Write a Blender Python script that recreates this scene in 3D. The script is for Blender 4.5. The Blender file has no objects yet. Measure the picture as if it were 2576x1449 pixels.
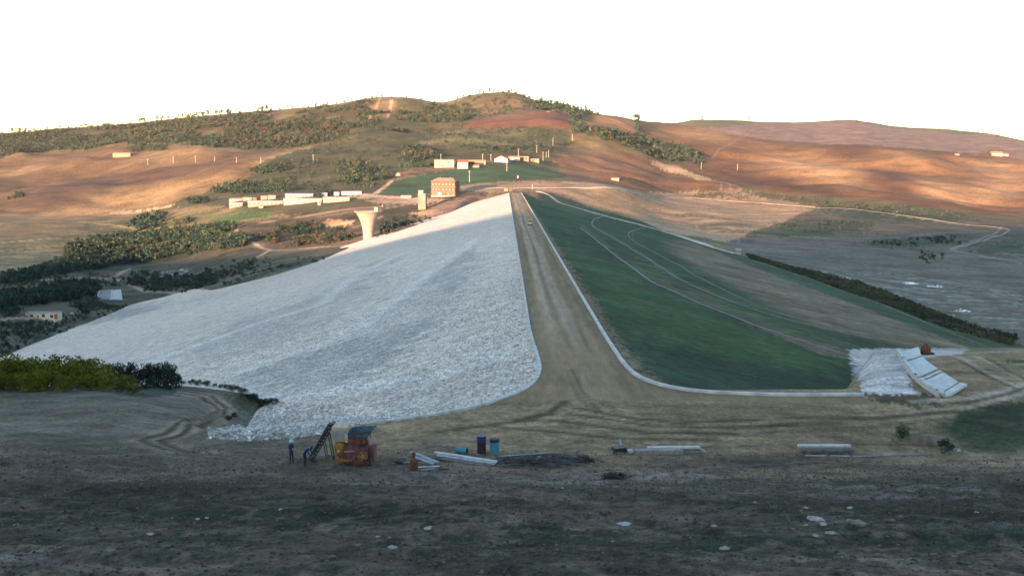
import bpy, bmesh, math, random
import numpy as np
from mathutils import Vector, Matrix, Euler
random.seed(7); rng = np.random.default_rng(7)
R = math.radians
scene = bpy.context.scene
col = bpy.context.collection

# ------------------------------------------------------------------ camera
W0, H0, F = 2576.0, 1449.0, 2476.0       # photograph's working frame and focal length in its pixels
HZ = 422.0                                # horizon row
TILT = math.atan((H0/2-HZ)/F)
CZ = 22.0                                 # eye height above the dam crest (crest = 0)
cam = bpy.data.cameras.new('camera'); camo = bpy.data.objects.new('camera', cam); col.objects.link(camo)
cam.sensor_width = 36; cam.lens = 36*F/W0; cam.clip_start = .5; cam.clip_end = 20000
camo.location = (0, 0, CZ); camo.rotation_euler = (math.pi/2-TILT, 0, 0)
scene.camera = camo
scene.cycles.filter_width = 1.6
# ------------------------------------------------------------------ light
SUN_EL, SUN_AZ = 5.8, 30.0                # light travels towards +Y turned SUN_AZ to the right
w = bpy.data.worlds.new('World'); scene.world = w; w.use_nodes = True
nt = w.node_tree; sky = nt.nodes.new('ShaderNodeTexSky'); sky.sky_type = 'NISHITA'; sky.sun_disc = False
sky.sun_elevation = R(SUN_EL); sky.sun_rotation = R(180+SUN_AZ); sky.altitude = 300
sky.air_density = 1.0; sky.dust_density = .8; sky.ozone_density = 1.35
bg = nt.nodes['Background']; nt.links.new(sky.outputs[0], bg.inputs[0]); bg.inputs[1].default_value = .122
sl = bpy.data.lights.new('sun', 'SUN'); sl.energy = 5.0; sl.angle = R(.9); sl.color = (1, .58, .35)
so = bpy.data.objects.new('sun', sl); col.objects.link(so)
TE = math.tan(R(SUN_EL)); LD = Vector((math.sin(R(SUN_AZ)), math.cos(R(SUN_AZ)), -TE)).normalized()
so.rotation_euler = LD.to_track_quat('-Z', 'Y').to_euler()
scene.view_settings.view_transform = 'Standard'; scene.view_settings.look = 'None'
scene.view_settings.exposure = 2.58; scene.view_settings.gamma = 1

# ------------------------------------------------------------------ numbers
def hash2(ix, iy, s):
    h = (ix*374761393 + iy*668265263 + s*974634777) & 0xffffffff
    h = ((h ^ (h >> 13))*1274126177) & 0xffffffff
    return ((h ^ (h >> 16)) & 0xffff)/65535.0
def vnoise(x, y, s=0):
    x = np.asarray(x, float); y = np.asarray(y, float)
    ix = np.floor(x).astype(np.int64); iy = np.floor(y).astype(np.int64)
    fx = x-ix; fy = y-iy; fx = fx*fx*(3-2*fx); fy = fy*fy*(3-2*fy)
    a = hash2(ix, iy, s); b = hash2(ix+1, iy, s); c = hash2(ix, iy+1, s); d = hash2(ix+1, iy+1, s)
    return (a+(b-a)*fx)*(1-fy)+(c+(d-c)*fx)*fy
def fbm(x, y, s=0, o=4):
    r = 0; am = .5; t = 0
    for k in range(o):
        r = r+am*vnoise(x, y, s+k*17); t += am; am *= .5; x = np.asarray(x)*2.03; y = np.asarray(y)*2.03
    return r/t
def ray(u, v):                            # direction per metre of +Y
    xc = (u-W0/2)/F; vc = (H0/2-v)/F
    dy = math.cos(TILT)+math.sin(TILT)*vc
    return xc/dy, (-math.sin(TILT)+math.cos(TILT)*vc)/dy
def pchip(xs, ys, xq):                    # xs, ys sorted 1-D
    xs = np.asarray(xs, float); ys = np.asarray(ys, float); h = np.diff(xs); d = np.diff(ys)/h
    m = np.zeros_like(ys); m[0] = d[0]; m[-1] = d[-1]
    for i in range(1, len(xs)-1):
        if d[i-1]*d[i] > 0: m[i] = 2*d[i-1]*d[i]/(d[i-1]+d[i])
    xq = np.clip(xq, xs[0], xs[-1]); i = np.clip(np.searchsorted(xs, xq)-1, 0, len(xs)-2)
    t = (xq-xs[i])/h[i]
    return ((2*t**3-3*t*t+1)*ys[i]+(t**3-2*t*t+t)*h[i]*m[i]+(-2*t**3+3*t*t)*ys[i+1]+(t**3-t*t)*h[i]*m[i+1])

# ------------------------------------------------------------------ dam geometry (plan curves of the two crest edges)
def gp(u, v, z=0.0):                      # point of the level z under a pixel
    a, m = ray(u, v); Y = (z-CZ)/m; return (a*Y, Y)
YEND = 868.0
CL = [gp(u, v) for u, v in [(520,1103),(600,1096),(720,1086),(830,1076),(950,1064),(1060,1051),(1160,1033),(1250,1010),(1310,988),(1345,965),(1360,940),(1361,915)]]
CL += [(2.5, 130.), (2.4, 150.), (-2.6, YEND)]
CR = [gp(u, v) for u, v in [(2168,996),(2000,997),(1900,995),(1800,991),(1720,984),(1650,970),(1600,950),(1572,925),(1550,895)]]
CR += [(11.9, 140.), (8.2, YEND)]
def chaikin(P, it=2):
    for _ in range(it):
        Q = [P[0]]
        for a, b in zip(P[:-1], P[1:]): Q += [(a[0]*.75+b[0]*.25, a[1]*.75+b[1]*.25), (a[0]*.25+b[0]*.75, a[1]*.25+b[1]*.75)]
        P = Q+[P[-1]]
    return P
CL = chaikin(CL); CR = chaikin(CR)
CLY = np.array([p[1] for p in CL]); CLX = np.array([p[0] for p in CL])
CRY = np.array([p[1] for p in CR]); CRX = np.array([p[0] for p in CR])
CRY = np.maximum.accumulate(CRY+np.arange(len(CRY))*1e-3)
def polydist(P, X, Y):
    best = np.full(np.shape(X), 1e9)
    for (x0, y0), (x1, y1) in zip(P[:-1], P[1:]):
        dx, dy = x1-x0, y1-y0; L = dx*dx+dy*dy
        t = np.clip(((X-x0)*dx+(Y-y0)*dy)/L, 0, 1)
        best = np.minimum(best, np.hypot(X-x0-t*dx, Y-y0-t*dy))
    return best
SU, SD = 4.0, 4.5
def zup(X, Y):                            # upstream rock face
    d = polydist(CL, X, Y)
    return -d/SU + (fbm(X*.02+3, Y*.009, 5, 3)-.5)*np.minimum(d*.05, 2.2)
def zdn(X, Y):                            # downstream grass slope
    d = polydist(CR, X, Y)
    return -d/SD + (fbm(X*.03, Y*.02, 9, 3)-.5)*np.minimum(d*.04, 1.0)
def clx(Y): return np.interp(Y, CLY, CLX)
def crx(Y): return np.interp(Y, CRY, CRX)
def zdam(X, Y):
    z = np.full(np.shape(X), -999.0)
    inY = (Y > CLY[0]) & (Y < YEND)
    L = inY & (X < clx(Y)); z = np.where(L, zup(X, Y), z)
    Rr = (Y > CRY[0]) & (Y < YEND) & (X > crx(Y)) & (X < 175); z = np.where(Rr, zdn(X, Y), z)
    M = inY & (X >= clx(Y)) & (X <= crx(Y)) & (Y > 106); z = np.where(M, 0.02, z)
    return z
def dam_hit(u, v):                        # depth at which the sight line meets a dam face plane
    a, m = ray(u, v)
    if a < 0: Y = (CZ+2/SU)/(-m+a/SU)
    else: Y = (CZ-10/SD)/(-m-a/SD)
    return min(max(Y, 90), 862)

# ------------------------------------------------------------------ terrain: profile rows (u, v, depth)
def row(pts, zoff=0.0):
    A = []; Ys = []; Z = []
    for u, v, Y in pts:
        a, m = ray(u, v); A.append(a); Ys.append(Y); Z.append(CZ+m*Y+zoff)
    return A, Ys, Z
def rowz(pts):                            # (u, depth, z)
    A = [(u-W0/2)/F*1.02 for u, _, _ in pts]
    return A, [p[1] for p in pts], [p[2] for p in pts]
toeL = [(-250,1010),(0,905),(100,860),(230,812),(330,768),(420,750),(560,730),(660,704),(760,670),(840,640),(920,610),(1000,585),(1060,562),(1130,540),(1180,518),(1240,492)]
toeR = [(1350,483),(1450,510),(1560,541),(1700,590),(1850,638),(2020,690),(2200,748),(2400,813),(2560,870)]
rF = [(u, v, dam_hit(u, v)) for u, v in toeL]+[(1290,484,866),(1330,484,866)]+[(u, v, dam_hit(u, v)) for u, v in toeR]+[(2850,960,260)]
ROWS = [
 rowz([(-400,-70,19),(2900,-70,19)]),
 rowz([(-400,2,20.2),(2900,2,20.2)]),
 rowz([(-400,12,14.2),(2900,12,14.2)]),
 row([(-300,1449,28),(700,1449,28),(2576,1449,28)]),
 row([(-300,1290,47),(600,1290,46),(2576,1290,46)]),
 row([(-300,1100,80),(0,1122,75),(250,1150,71),(500,1183,67),(732,1168,69.5),(1288,1160,71),(2000,1150,73),(2576,1130,77)]),
 rowz([(-300,103,-3),(0,103,-2.7),(200,102,-2.4),(320,96,-1.9),(430,84,-1.2),(530,80,-.1),(600,80.5,-.05),(1050,84,-.04),(1340,90,-.04),(1500,92,-.04),(2160,93,-.04),(2300,93,-.1),(2576,93,-.2),(2850,93,-.2)]),
 rowz([(-300,106,-3.4),(0,106,-3.1),(200,105,-2.8),(320,100,-2.4),(430,92,-2.2),(530,87,-1.4),(600,86,-1.3),(720,88,-2.6),(1050,90,-2.8),(1340,96,-2.0),(1500,98,-1.5),(2100,98,-1.5),(2160,98,-.6),(2230,98,-.2),(2576,98,-.4),(2850,98,-.4)]),
 rowz([(-300,128,-9),(0,125,-7.4),(240,125,-7),(440,150,-12.5),(560,138,-10.5),(660,121,-7.4),(720,125,-18),(800,125,-20),(1360,140,-20),(1575,140,-20),(1700,150,-22),(2050,150,-22),(2165,148,-10),(2200,150,-6.8),(2330,152,-6.9),(2576,158,-7.9),(2850,158,-7.9)]),
 rowz([(-300,140,-12),(0,137,-10.5),(240,136,-10),(440,160,-15.5),(560,146,-13.5),(660,129,-14),(800,133,-24),(1360,148,-24),(1700,158,-25),(2050,158,-25),(2165,156,-15),(2200,160,-12.5),(2330,163,-12.3),(2576,170,-12.5),(2850,170,-12.5)]),
 None,
 row(rF),
 row([(-250,860,380),(0,800,430),(150,780,475),(300,735,590),(450,715,610),(600,670,600),(760,625,660),(930,585,690),(1060,545,770),(1130,520,800),(1250,482,885),(1400,480,900),(1560,520,900),(1700,560,860),(1850,600,700),(2050,650,590),(2200,700,490),(2400,760,410),(2576,800,370),(2850,850,330)]),
 row([(-250,720,600),(0,690,640),(300,650,760),(450,620,800),(600,580,800),(760,560,800),(930,520,840),(1060,508,860),(1120,498,865),(1280,468,940),(1500,470,960),(1700,520,1000),(1850,555,900),(2200,620,700),(2576,690,560),(2850,720,500)]),
 row([(-250,620,800),(0,600,850),(300,560,980),(600,525,910),(760,500,930),(930,490,930),(1120,465,980),(1280,440,1030),(1500,455,1050),(1700,490,1150),(1850,510,1120),(2200,550,950),(2576,600,850),(2850,620,800)]),
 row([(-250,540,1050),(0,530,1100),(300,500,1200),(600,470,1100),(930,440,1080),(1120,415,1130),(1280,405,1170),(1500,430,1180),(1700,455,1300),(1850,475,1300),(2200,510,1150),(2576,545,1080),(2850,560,1050)]),
 row([(-250,440,1450),(0,430,1500),(300,400,1500),(600,385,1400),(930,380,1350),(1120,350,1450),(1280,340,1450),(1500,370,1400),(1700,400,1500),(1850,415,1500),(2200,445,1380),(2576,490,1300),(2850,500,1250)]),
 row([(-250,395,1700),(0,380,1750),(300,360,1750),(600,320,1700),(930,300,1680),(1120,290,1700),(1280,275,1680),(1400,300,1600),(1500,320,1600),(1700,350,1800),(2000,367,1800),(2200,380,1750),(2576,415,1700),(2850,430,1650)]),
 row([(-250,352,2000),(0,336,2050),(200,318,2050),(400,302,2000),(600,284,1950),(800,266,1900),(960,245,1900),(1030,247,1880),(1110,259,1880),(1180,242,1850),(1230,233,1850),(1290,232,1850),(1340,248,1850),(1420,265,1850),(1520,292,1900),(1600,302,2000),(1690,312,2150),(1760,303,2300),(1850,303,2400),(1960,309,2450),(2060,308,2500),(2130,304,2500),(2200,312,2500),(2260,322,2500),(2400,331,2450),(2480,339,2400),(2576,355,2350),(2850,385,2250)]),
]
A0, Y0_, Z0 = ROWS[8]; A8, Y8, Z8 = ROWS[11]
ag = np.linspace(-.75, .75, 121)
ye = pchip(A0, Y0_, ag); ze = pchip(A0, Z0, ag); yf = np.interp(ag, A8, Y8); zf = np.interp(ag, A8, Z8)
ROWS[10] = (ag, (ye*.55+yf*.45), np.minimum((ze*.55+zf*.45)-13, -20))
Asky, Ysky, Zsky = ROWS[-1]
ROWS.append((Asky, [y+350 for y in Ysky], [z-45 for z in Zsky]))
ROWS.append((Asky, [9000 for y in Ysky], [-60 for z in Zsky]))
AG = np.linspace(-.75, .75, 1501)
RY = []; RZ = []
for k, (a, y, z) in enumerate(ROWS):
    a = np.asarray(a, float); o = np.argsort(a); a = a[o]; y = np.asarray(y, float)[o]; z = np.asarray(z, float)[o]
    if k == 10 or len(a) < 3: RY.append(np.interp(AG, a, y)); RZ.append(np.interp(AG, a, z))
    else: RY.append(pchip(a, y, AG)); RZ.append(pchip(a, z, AG))
RY = np.array(RY); RZ = np.array(RZ); RY = np.maximum.accumulate(RY+np.arange(len(RY))[:, None]*.5, axis=0)
RH = np.diff(RY, axis=0); RD = np.diff(RZ, axis=0)/RH
RM = np.zeros_like(RZ); RM[0] = RD[0]; RM[-1] = RD[-1]
pp = RD[:-1]*RD[1:] > 0
RM[1:-1] = np.where(pp, 2*RD[:-1]*RD[1:]/np.where(pp, RD[:-1]+RD[1:], 1), 0)
def terr0(X, Y):
    X = np.asarray(X, float); Y = np.asarray(Y, float); sh = X.shape; X = X.ravel(); Y = Y.ravel()
    a = np.clip(X/np.maximum(Y, 25), -.74, .74); fi = (a+.75)/.001; i = np.clip(fi.astype(int), 0, 1499); f = fi-i
    out = np.empty(len(X)); n = len(X)
    for s in range(0, n, 60000):
        e = slice(s, min(n, s+60000)); ii = i[e]; ff = f[e][None, :]
        ry = RY[:, ii]*(1-ff)+RY[:, ii+1]*ff; rz = RZ[:, ii]*(1-ff)+RZ[:, ii+1]*ff; rm = RM[:, ii]*(1-ff)+RM[:, ii+1]*ff
        yy = np.clip(Y[e], ry[0], ry[-1]); k = np.clip((ry <= yy[None, :]).sum(0)-1, 0, len(RY)-2); c = np.arange(len(ii))
        h = ry[k+1, c]-ry[k, c]; t = (yy-ry[k, c])/h
        out[e] = ((2*t**3-3*t*t+1)*rz[k, c]+(t**3-2*t*t+t)*h*rm[k, c]+(-2*t**3+3*t*t)*rz[k+1, c]+(t**3-t*t)*h*rm[k+1, c])
    return out.reshape(sh)
def sst(a, b, x): t = np.clip((x-a)/(b-a), 0, 1); return t*t*(3-2*t)
def terr(X, Y):
    z = terr0(X, Y)
    far = sst(900, 1250, Y)*(1-.75*sst(1700, 1900, Y)); mid = sst(330, 500, Y)*(1-far)
    z = z+far*((fbm(X*.0065+.0035*Y, Y*.008, 21, 3)-.5)*30 + (fbm(X*.022, Y*.022, 22, 3)-.5)*5)
    z = z+mid*((fbm(X*.02, Y*.02, 23, 3)-.5)*3.5)
    nearw = (1-sst(66, 78, Y)); z = z+nearw*((fbm(X*.12, Y*.3, 31, 4)-.5)*.9+(fbm(X*.7, Y*1.3, 33, 3)-.5)*.24+(fbm(X*2.4, Y*3, 34, 2)-.5)*.10)
    pw = sst(66, 78, Y)*(1-sst(88, 93, Y)); z = z+pw*((fbm(X*.25, Y*.7, 35, 3)-.5)*.10-.03)
    k = (Y > CLY[0]) & (Y < 134) & (X < clx(Y)) & (X > -40)
    if np.any(k):
        Xk, Yk = np.broadcast_arrays(X, Y); Xk = Xk[k]; Yk = Yk[k]; xl = np.interp(Yk, [80, 90, 100, 112, 124, 134], [-24.6, -28.5, -30, -31.5, -33, -30]); zk = z[k]; z = np.array(z)
        cap = zup(Xk, Yk)-.9*sst(0, 1.5, Xk-xl)+.75*np.maximum(xl-Xk, 0)+.04+6*sst(124, 134, Yk); z[k] = np.minimum(zk, cap)
    return z
def surf(X, Y): return np.maximum(terr(X, Y), zdam(X, Y))
def slope_only(X, Y): return np.where((Y > 90) & (Y < YEND) & (X > crx(Y)) & (X < 260), zdn(X, Y), np.where(Y >= YEND, terr(X, Y), -999.))
YS = np.concatenate([np.arange(16, 120, .25), 120*np.exp(np.linspace(0, math.log(3200/120.), 1400))])
HC = {}
def hit(u, v, fn=None):
    fn = fn or surf
    key = (round(u, 1), round(v, 1), fn.__name__)
    if key in HC: return HC[key]
    for k in range(60):
        a, m = ray(u, v+k*1.0); X = a*YS; Z = CZ+m*YS; g = Z-fn(X, YS); b = np.nonzero(g < 0)[0]
        if len(b) and b[0] > 0:
            i = b[0]; y0, y1 = YS[i-1], YS[i]; t = g[i-1]/(g[i-1]-g[i]); Y = y0+(y1-y0)*t
            r = Vector((a*Y, Y, float(CZ+m*Y))); HC[key] = r; return r
    raise RuntimeError('no hit %s %s' % (u, v))
def gz(x, y): return float(surf(np.array([x]), np.array([y]))[0])

# ------------------------------------------------------------------ painting by plan polygons
def to_plan(px, fn=None): return np.array([tuple(hit(u, v, fn))[:2] for u, v in px])
def inpoly(P, X, Y):
    r = np.zeros(X.shape, bool); n = len(P)
    for i in range(n):
        x0, y0 = P[i]; x1, y1 = P[(i+1) % n]
        if y0 == y1: continue
        c = ((Y >= y0) != (Y >= y1)) & (X < (x1-x0)*(Y-y0)/(y1-y0)+x0)
        r ^= c
    return r
class Paint:
    def __init__(s, X, Y, base, shape=None):
        s.shape = shape; s.fn = None; s.X = X; s.Y = Y; s.C = np.tile(np.array(base, float), (len(X), 1))
    def poly(s, px, c, al=1.0, warp=.02, n=None, seed=0, blur=0):
        P = to_plan(px, s.fn); m = warp*np.median(P[:, 1])*2
        x0, y0 = P.min(0)-m; x1, y1 = P.max(0)+m
        k = np.nonzero((s.X > x0) & (s.X < x1) & (s.Y > y0) & (s.Y < y1))[0]
        if not len(k): return
        X = s.X[k]; Y = s.Y[k]; sc = 6./np.maximum(m, 1)
        X = X+(fbm(X*sc, Y*sc*.6, seed+3, 3)-.5)*m*2; Y = Y+(fbm(X*sc, Y*sc*.6, seed+51, 3)-.5)*m*3
        q = k[inpoly(P, X, Y)]; a = np.full(len(q), float(al))
        if n:                              # (scale in metres, threshold, softness): broken patches
            v = fbm(s.X[q]/n[0], s.Y[q]/(n[0]*(n[3] if len(n) > 3 else 1)), seed+7, 4); a = a*sst(n[1]-n[2], n[1]+n[2], v)
        if blur and len(q):
            A = np.zeros(s.shape); A.ravel()[q] = a; nr, nc = s.shape; r0, r1 = max(q.min()//nc-3*blur, 0), min(q.max()//nc+3*blur+1, nr); B = A[r0:r1].copy()
            for _ in range(3):
                for ax, kk in ((0, blur), (1, blur*2)):
                    pad = [(0, 0), (0, 0)]; pad[ax] = (kk+1, kk); S = np.cumsum(np.pad(B, pad), axis=ax); w2 = 2*kk+1
                    B = (S[w2:]-S[:-w2])/w2 if ax == 0 else (S[:, w2:]-S[:, :-w2])/w2
            a = B.ravel(); k2 = np.nonzero(a > .003)[0]; q = k2+r0*nc; a = a[k2]
        s.C[q] = s.C[q]*(1-a[:, None])+np.array(c)*a[:, None]
    def line(s, px, c, w, al=1.0, soft=.5, plan=None):
        P = plan if plan is not None else to_plan(px, s.fn)
        x0, y0 = P.min(0)-w*2; x1, y1 = P.max(0)+w*2
        k = np.nonzero((s.X > x0) & (s.X < x1) & (s.Y > y0) & (s.Y < y1))[0]
        if not len(k): return
        d = polydist([tuple(p) for p in P], s.X[k], s.Y[k])+(fbm(s.X[k]*.3, s.Y[k]*.3, 5, 2)-.5)*w*.3
        a = al*(1-sst(w/2*(1-soft), w/2*(1+soft), d)); s.C[k] = s.C[k]*(1-a[:, None])+np.array(c)*a[:, None]

patch = [(2135,880),(2255,876),(2440,878),(2420,890),(2320,900),(2270,900),(2300,985),(2330,992),(2166,990),(2150,940)]
# ------------------------------------------------------------------ materials
MATS = {}
def newmat(name):
    m = bpy.data.materials.new(name); m.use_nodes = True; MATS[name] = m
    return m, m.node_tree, m.node_tree.nodes['Principled BSDF']
def mat(name, c, rough=.8, var=.25, scale=3.0, bump=.0, metal=0.0, c2=None):
    if name in MATS: return MATS[name]
    m, nt, b = newmat(name); b.inputs['Roughness'].default_value = rough; b.inputs['Metallic'].default_value = metal
    b.inputs['Specular IOR Level'].default_value = .3
    tc = nt.nodes.new('ShaderNodeTexCoord'); n = nt.nodes.new('ShaderNodeTexNoise'); n.inputs['Scale'].default_value = scale; n.inputs['Detail'].default_value = 6
    nt.links.new(tc.outputs['Object'], n.inputs['Vector'])
    mx = nt.nodes.new('ShaderNodeMix'); mx.data_type = 'RGBA'
    lo = [x*(1-var) for x in c] if c2 is None else c2; hi = [min(x*(1+var), 1) for x in c]
    mx.inputs['A'].default_value = (*lo, 1); mx.inputs['B'].default_value = (*hi, 1)
    r = nt.nodes.new('ShaderNodeMapRange'); r.inputs[1].default_value = .35; r.inputs[2].default_value = .65
    nt.links.new(n.outputs[0], r.inputs[0]); nt.links.new(r.outputs[0], mx.inputs['Factor']); nt.links.new(mx.outputs['Result'], b.inputs['Base Color'])
    if bump:
        bp = nt.nodes.new('ShaderNodeBump'); bp.inputs['Strength'].default_value = bump; bp.inputs['Distance'].default_value = .1
        nt.links.new(n.outputs[0], bp.inputs['Height']); nt.links.new(bp.outputs[0], b.inputs['Normal'])
    return m
def groundmat(name, scales, bump, bdist, lo=.58, hi=1.42):
    """vertex colour of the soil or crop times several scales of mottling"""
    m, nt, b = newmat(name); b.inputs['Roughness'].default_value = .95; b.inputs['Specular IOR Level'].default_value = .1
    at = nt.nodes.new('ShaderNodeAttribute'); at.attribute_name = 'Col'
    tc = nt.nodes.new('ShaderNodeTexCoord'); last = at.outputs['Color']; hs = None
    for sc, st in scales:
        mp = nt.nodes.new('ShaderNodeMapping'); mp.inputs['Scale'].default_value = (sc, sc*st, sc)
        n = nt.nodes.new('ShaderNodeTexNoise'); n.inputs['Scale'].default_value = 1; n.inputs['Detail'].default_value = 7; n.inputs['Roughness'].default_value = .62
        nt.links.new(tc.outputs['Object'], mp.inputs[0]); nt.links.new(mp.outputs[0], n.inputs['Vector'])
        r = nt.nodes.new('ShaderNodeMapRange'); r.inputs[1].default_value = .3; r.inputs[2].default_value = .7; r.inputs[3].default_value = lo; r.inputs[4].default_value = hi
        nt.links.new(n.outputs[0], r.inputs[0])
        mx = nt.nodes.new('ShaderNodeVectorMath'); mx.operation = 'SCALE'; nt.links.new(last, mx.inputs[0]); nt.links.new(r.outputs[0], mx.inputs['Scale'])
        last = mx.outputs[0]; hs = n.outputs[0]
    nt.links.new(last, b.inputs['Base Color'])
    bp = nt.nodes.new('ShaderNodeBump'); bp.inputs['Strength'].default_value = bump; bp.inputs['Distance'].default_value = bdist
    nt.links.new(hs, bp.inputs['Height']); nt.links.new(bp.outputs[0], b.inputs['Normal'])
    return m
M_GROUND = groundmat('soil_and_crops', [(.03, 1.5), (.35, 1.2), (2.2, .9), (8, .8)], .9, .12)
M_GRASS = groundmat('sown_grass', [(.05, 1.0), (.5, 1.2), (4, 1)], .8, .3)
def rockmat():
    m, nt, b = newmat('white_rock'); b.inputs['Roughness'].default_value = .9; b.inputs['Specular IOR Level'].default_value = .15
    tc = nt.nodes.new('ShaderNodeTexCoord'); at = nt.nodes.new('ShaderNodeAttribute'); at.attribute_name = 'Col'
    v = nt.nodes.new('ShaderNodeTexVoronoi'); v.inputs['Scale'].default_value = 2.6; v.inputs['Randomness'].default_value = 1
    v2 = nt.nodes.new('ShaderNodeTexVoronoi'); v2.inputs['Scale'].default_value = .42
    n = nt.nodes.new('ShaderNodeTexNoise'); n.inputs['Scale'].default_value = .6; n.inputs['Detail'].default_value = 8; n.inputs['Roughness'].default_value = .7
    for q in (v, v2, n): nt.links.new(tc.outputs['Object'], q.inputs['Vector'])
    sx = nt.nodes.new('ShaderNodeSeparateColor'); nt.links.new(v.outputs['Color'], sx.inputs[0])
    sx2 = nt.nodes.new('ShaderNodeSeparateColor'); nt.links.new(v2.outputs['Color'], sx2.inputs[0])
    r = nt.nodes.new('ShaderNodeMapRange'); r.inputs[3].default_value = .70; r.inputs[4].default_value = 1.2; nt.links.new(sx.outputs[0], r.inputs[0])
    r2 = nt.nodes.new('ShaderNodeMapRange'); r2.inputs[3].default_value = .86; r2.inputs[4].default_value = 1.1; nt.links.new(sx2.outputs[0], r2.inputs[0])
    g = nt.nodes.new('ShaderNodeMapRange'); g.inputs[1].default_value = .25; g.inputs[2].default_value = .62; g.inputs[3].default_value = 1; g.inputs[4].default_value = .62; nt.links.new(v.outputs['Distance'], g.inputs[0])
    nr = nt.nodes.new('ShaderNodeMapRange'); nr.inputs[1].default_value = .3; nr.inputs[2].default_value = .7; nr.inputs[3].default_value = .78; nr.inputs[4].default_value = 1.18; nt.links.new(n.outputs[0], nr.inputs[0])
    last = at.outputs['Color']
    for q in (r, r2, g, nr):
        s = nt.nodes.new('ShaderNodeVectorMath'); s.operation = 'SCALE'; nt.links.new(last, s.inputs[0]); nt.links.new(q.outputs[0], s.inputs['Scale']); last = s.outputs[0]
    nt.links.new(last, b.inputs['Base Color'])
    bp = nt.nodes.new('ShaderNodeBump'); bp.inputs['Strength'].default_value = .4; bp.inputs['Distance'].default_value = .1; bp.invert = True
    nt.links.new(v.outputs['Distance'], bp.inputs['Height']); nt.links.new(bp.outputs[0], b.inputs['Normal'])
    return m
M_ROCK = rockmat()
def foliagemat():
    m, nt, b = newmat('foliage'); b.inputs['Roughness'].default_value = .85; b.inputs['Specular IOR Level'].default_value = .1
    at = nt.nodes.new('ShaderNodeAttribute'); at.attribute_name = 'Col'
    oi = nt.nodes.new('ShaderNodeObjectInfo'); r = nt.nodes.new('ShaderNodeMapRange'); r.inputs[3].default_value = .75; r.inputs[4].default_value = 1.3
    nt.links.new(oi.outputs['Random'], r.inputs[0]); s = nt.nodes.new('ShaderNodeVectorMath'); s.operation = 'SCALE'
    nt.links.new(at.outputs['Color'], s.inputs[0]); nt.links.new(r.outputs[0], s.inputs['Scale']); nt.links.new(s.outputs[0], b.inputs['Base Color'])
    return m
M_LEAF = foliagemat()
M_BARK = mat('bark', (.09, .065, .045), .9, .3, 8)
M_CONC = mat('concrete', (.24, .215, .19), .85, .18, 1.2, .2)
M_CONCW = mat('pale_concrete', (.40, .40, .39), .85, .15, 2.0, .15)
M_CONCD = mat('grey_concrete', (.24, .24, .23), .9, .25, 1.5, .2)
M_DIRT = groundmat('crest_gravel', [(.12, .06), (.9, .15), (5, .6)], .6, .1, .78, 1.22)
M_STEEL = mat('dark_steel', (.03, .03, .035), .6, .4, 6)
M_GLASS = mat('dark_window', (.03, .03, .035), .3, .3, 3)
M_WOOD = mat('weathered_wood', (.33, .31, .28), .85, .25, 4)

# ------------------------------------------------------------------ object helpers
def tag(o, label=None, cat=None, group=None, kind=None):
    if label: o['label'] = label
    if cat: o['category'] = cat
    if group: o['group'] = group
    if kind: o['kind'] = kind
    return o
def empty(name, loc=(0, 0, 0), rz=0):
    o = bpy.data.objects.new(name, None); col.objects.link(o); o.location = loc; o.rotation_euler = (0, 0, rz); o.empty_display_size = .5; return o
def mesh_obj(name, V, Fc, m, parent=None, C=None, smooth=False):
    me = bpy.data.meshes.new(name); V = np.asarray(V, float)
    if isinstance(Fc, np.ndarray):
        k = Fc.shape[1]; me.vertices.add(len(V)); me.vertices.foreach_set('co', V.ravel())
        me.loops.add(Fc.size); me.loops.foreach_set('vertex_index', Fc.ravel().astype(np.int32))
        me.polygons.add(len(Fc)); me.polygons.foreach_set('loop_start', np.arange(0, Fc.size, k, dtype=np.int32)); me.polygons.foreach_set('loop_total', np.full(len(Fc), k, dtype=np.int32))
        me.update(calc_edges=True)
    else: me.from_pydata([tuple(v) for v in V], [], Fc); me.update()
    if C is not None:
        at = me.color_attributes.new('Col', 'FLOAT_COLOR', 'POINT'); cc = np.ones((len(V), 4)); cc[:, :3] = C; at.data.foreach_set('color', cc.ravel())
    if smooth: me.polygons.foreach_set('use_smooth', np.ones(len(me.polygons), bool))
    me.materials.append(m); o = bpy.data.objects.new(name, me); col.objects.link(o)
    if parent: o.parent = parent
    return o
def grid_faces(nr, nc, keep=None):
    i = np.arange(nr-1)[:, None]*nc+np.arange(nc-1)[None, :]
    f = np.stack([i, i+1, i+nc+1, i+nc], -1).reshape(-1, 4)
    if keep is not None: k = keep.ravel(); f = f[k[f].any(1)]
    return f
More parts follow.
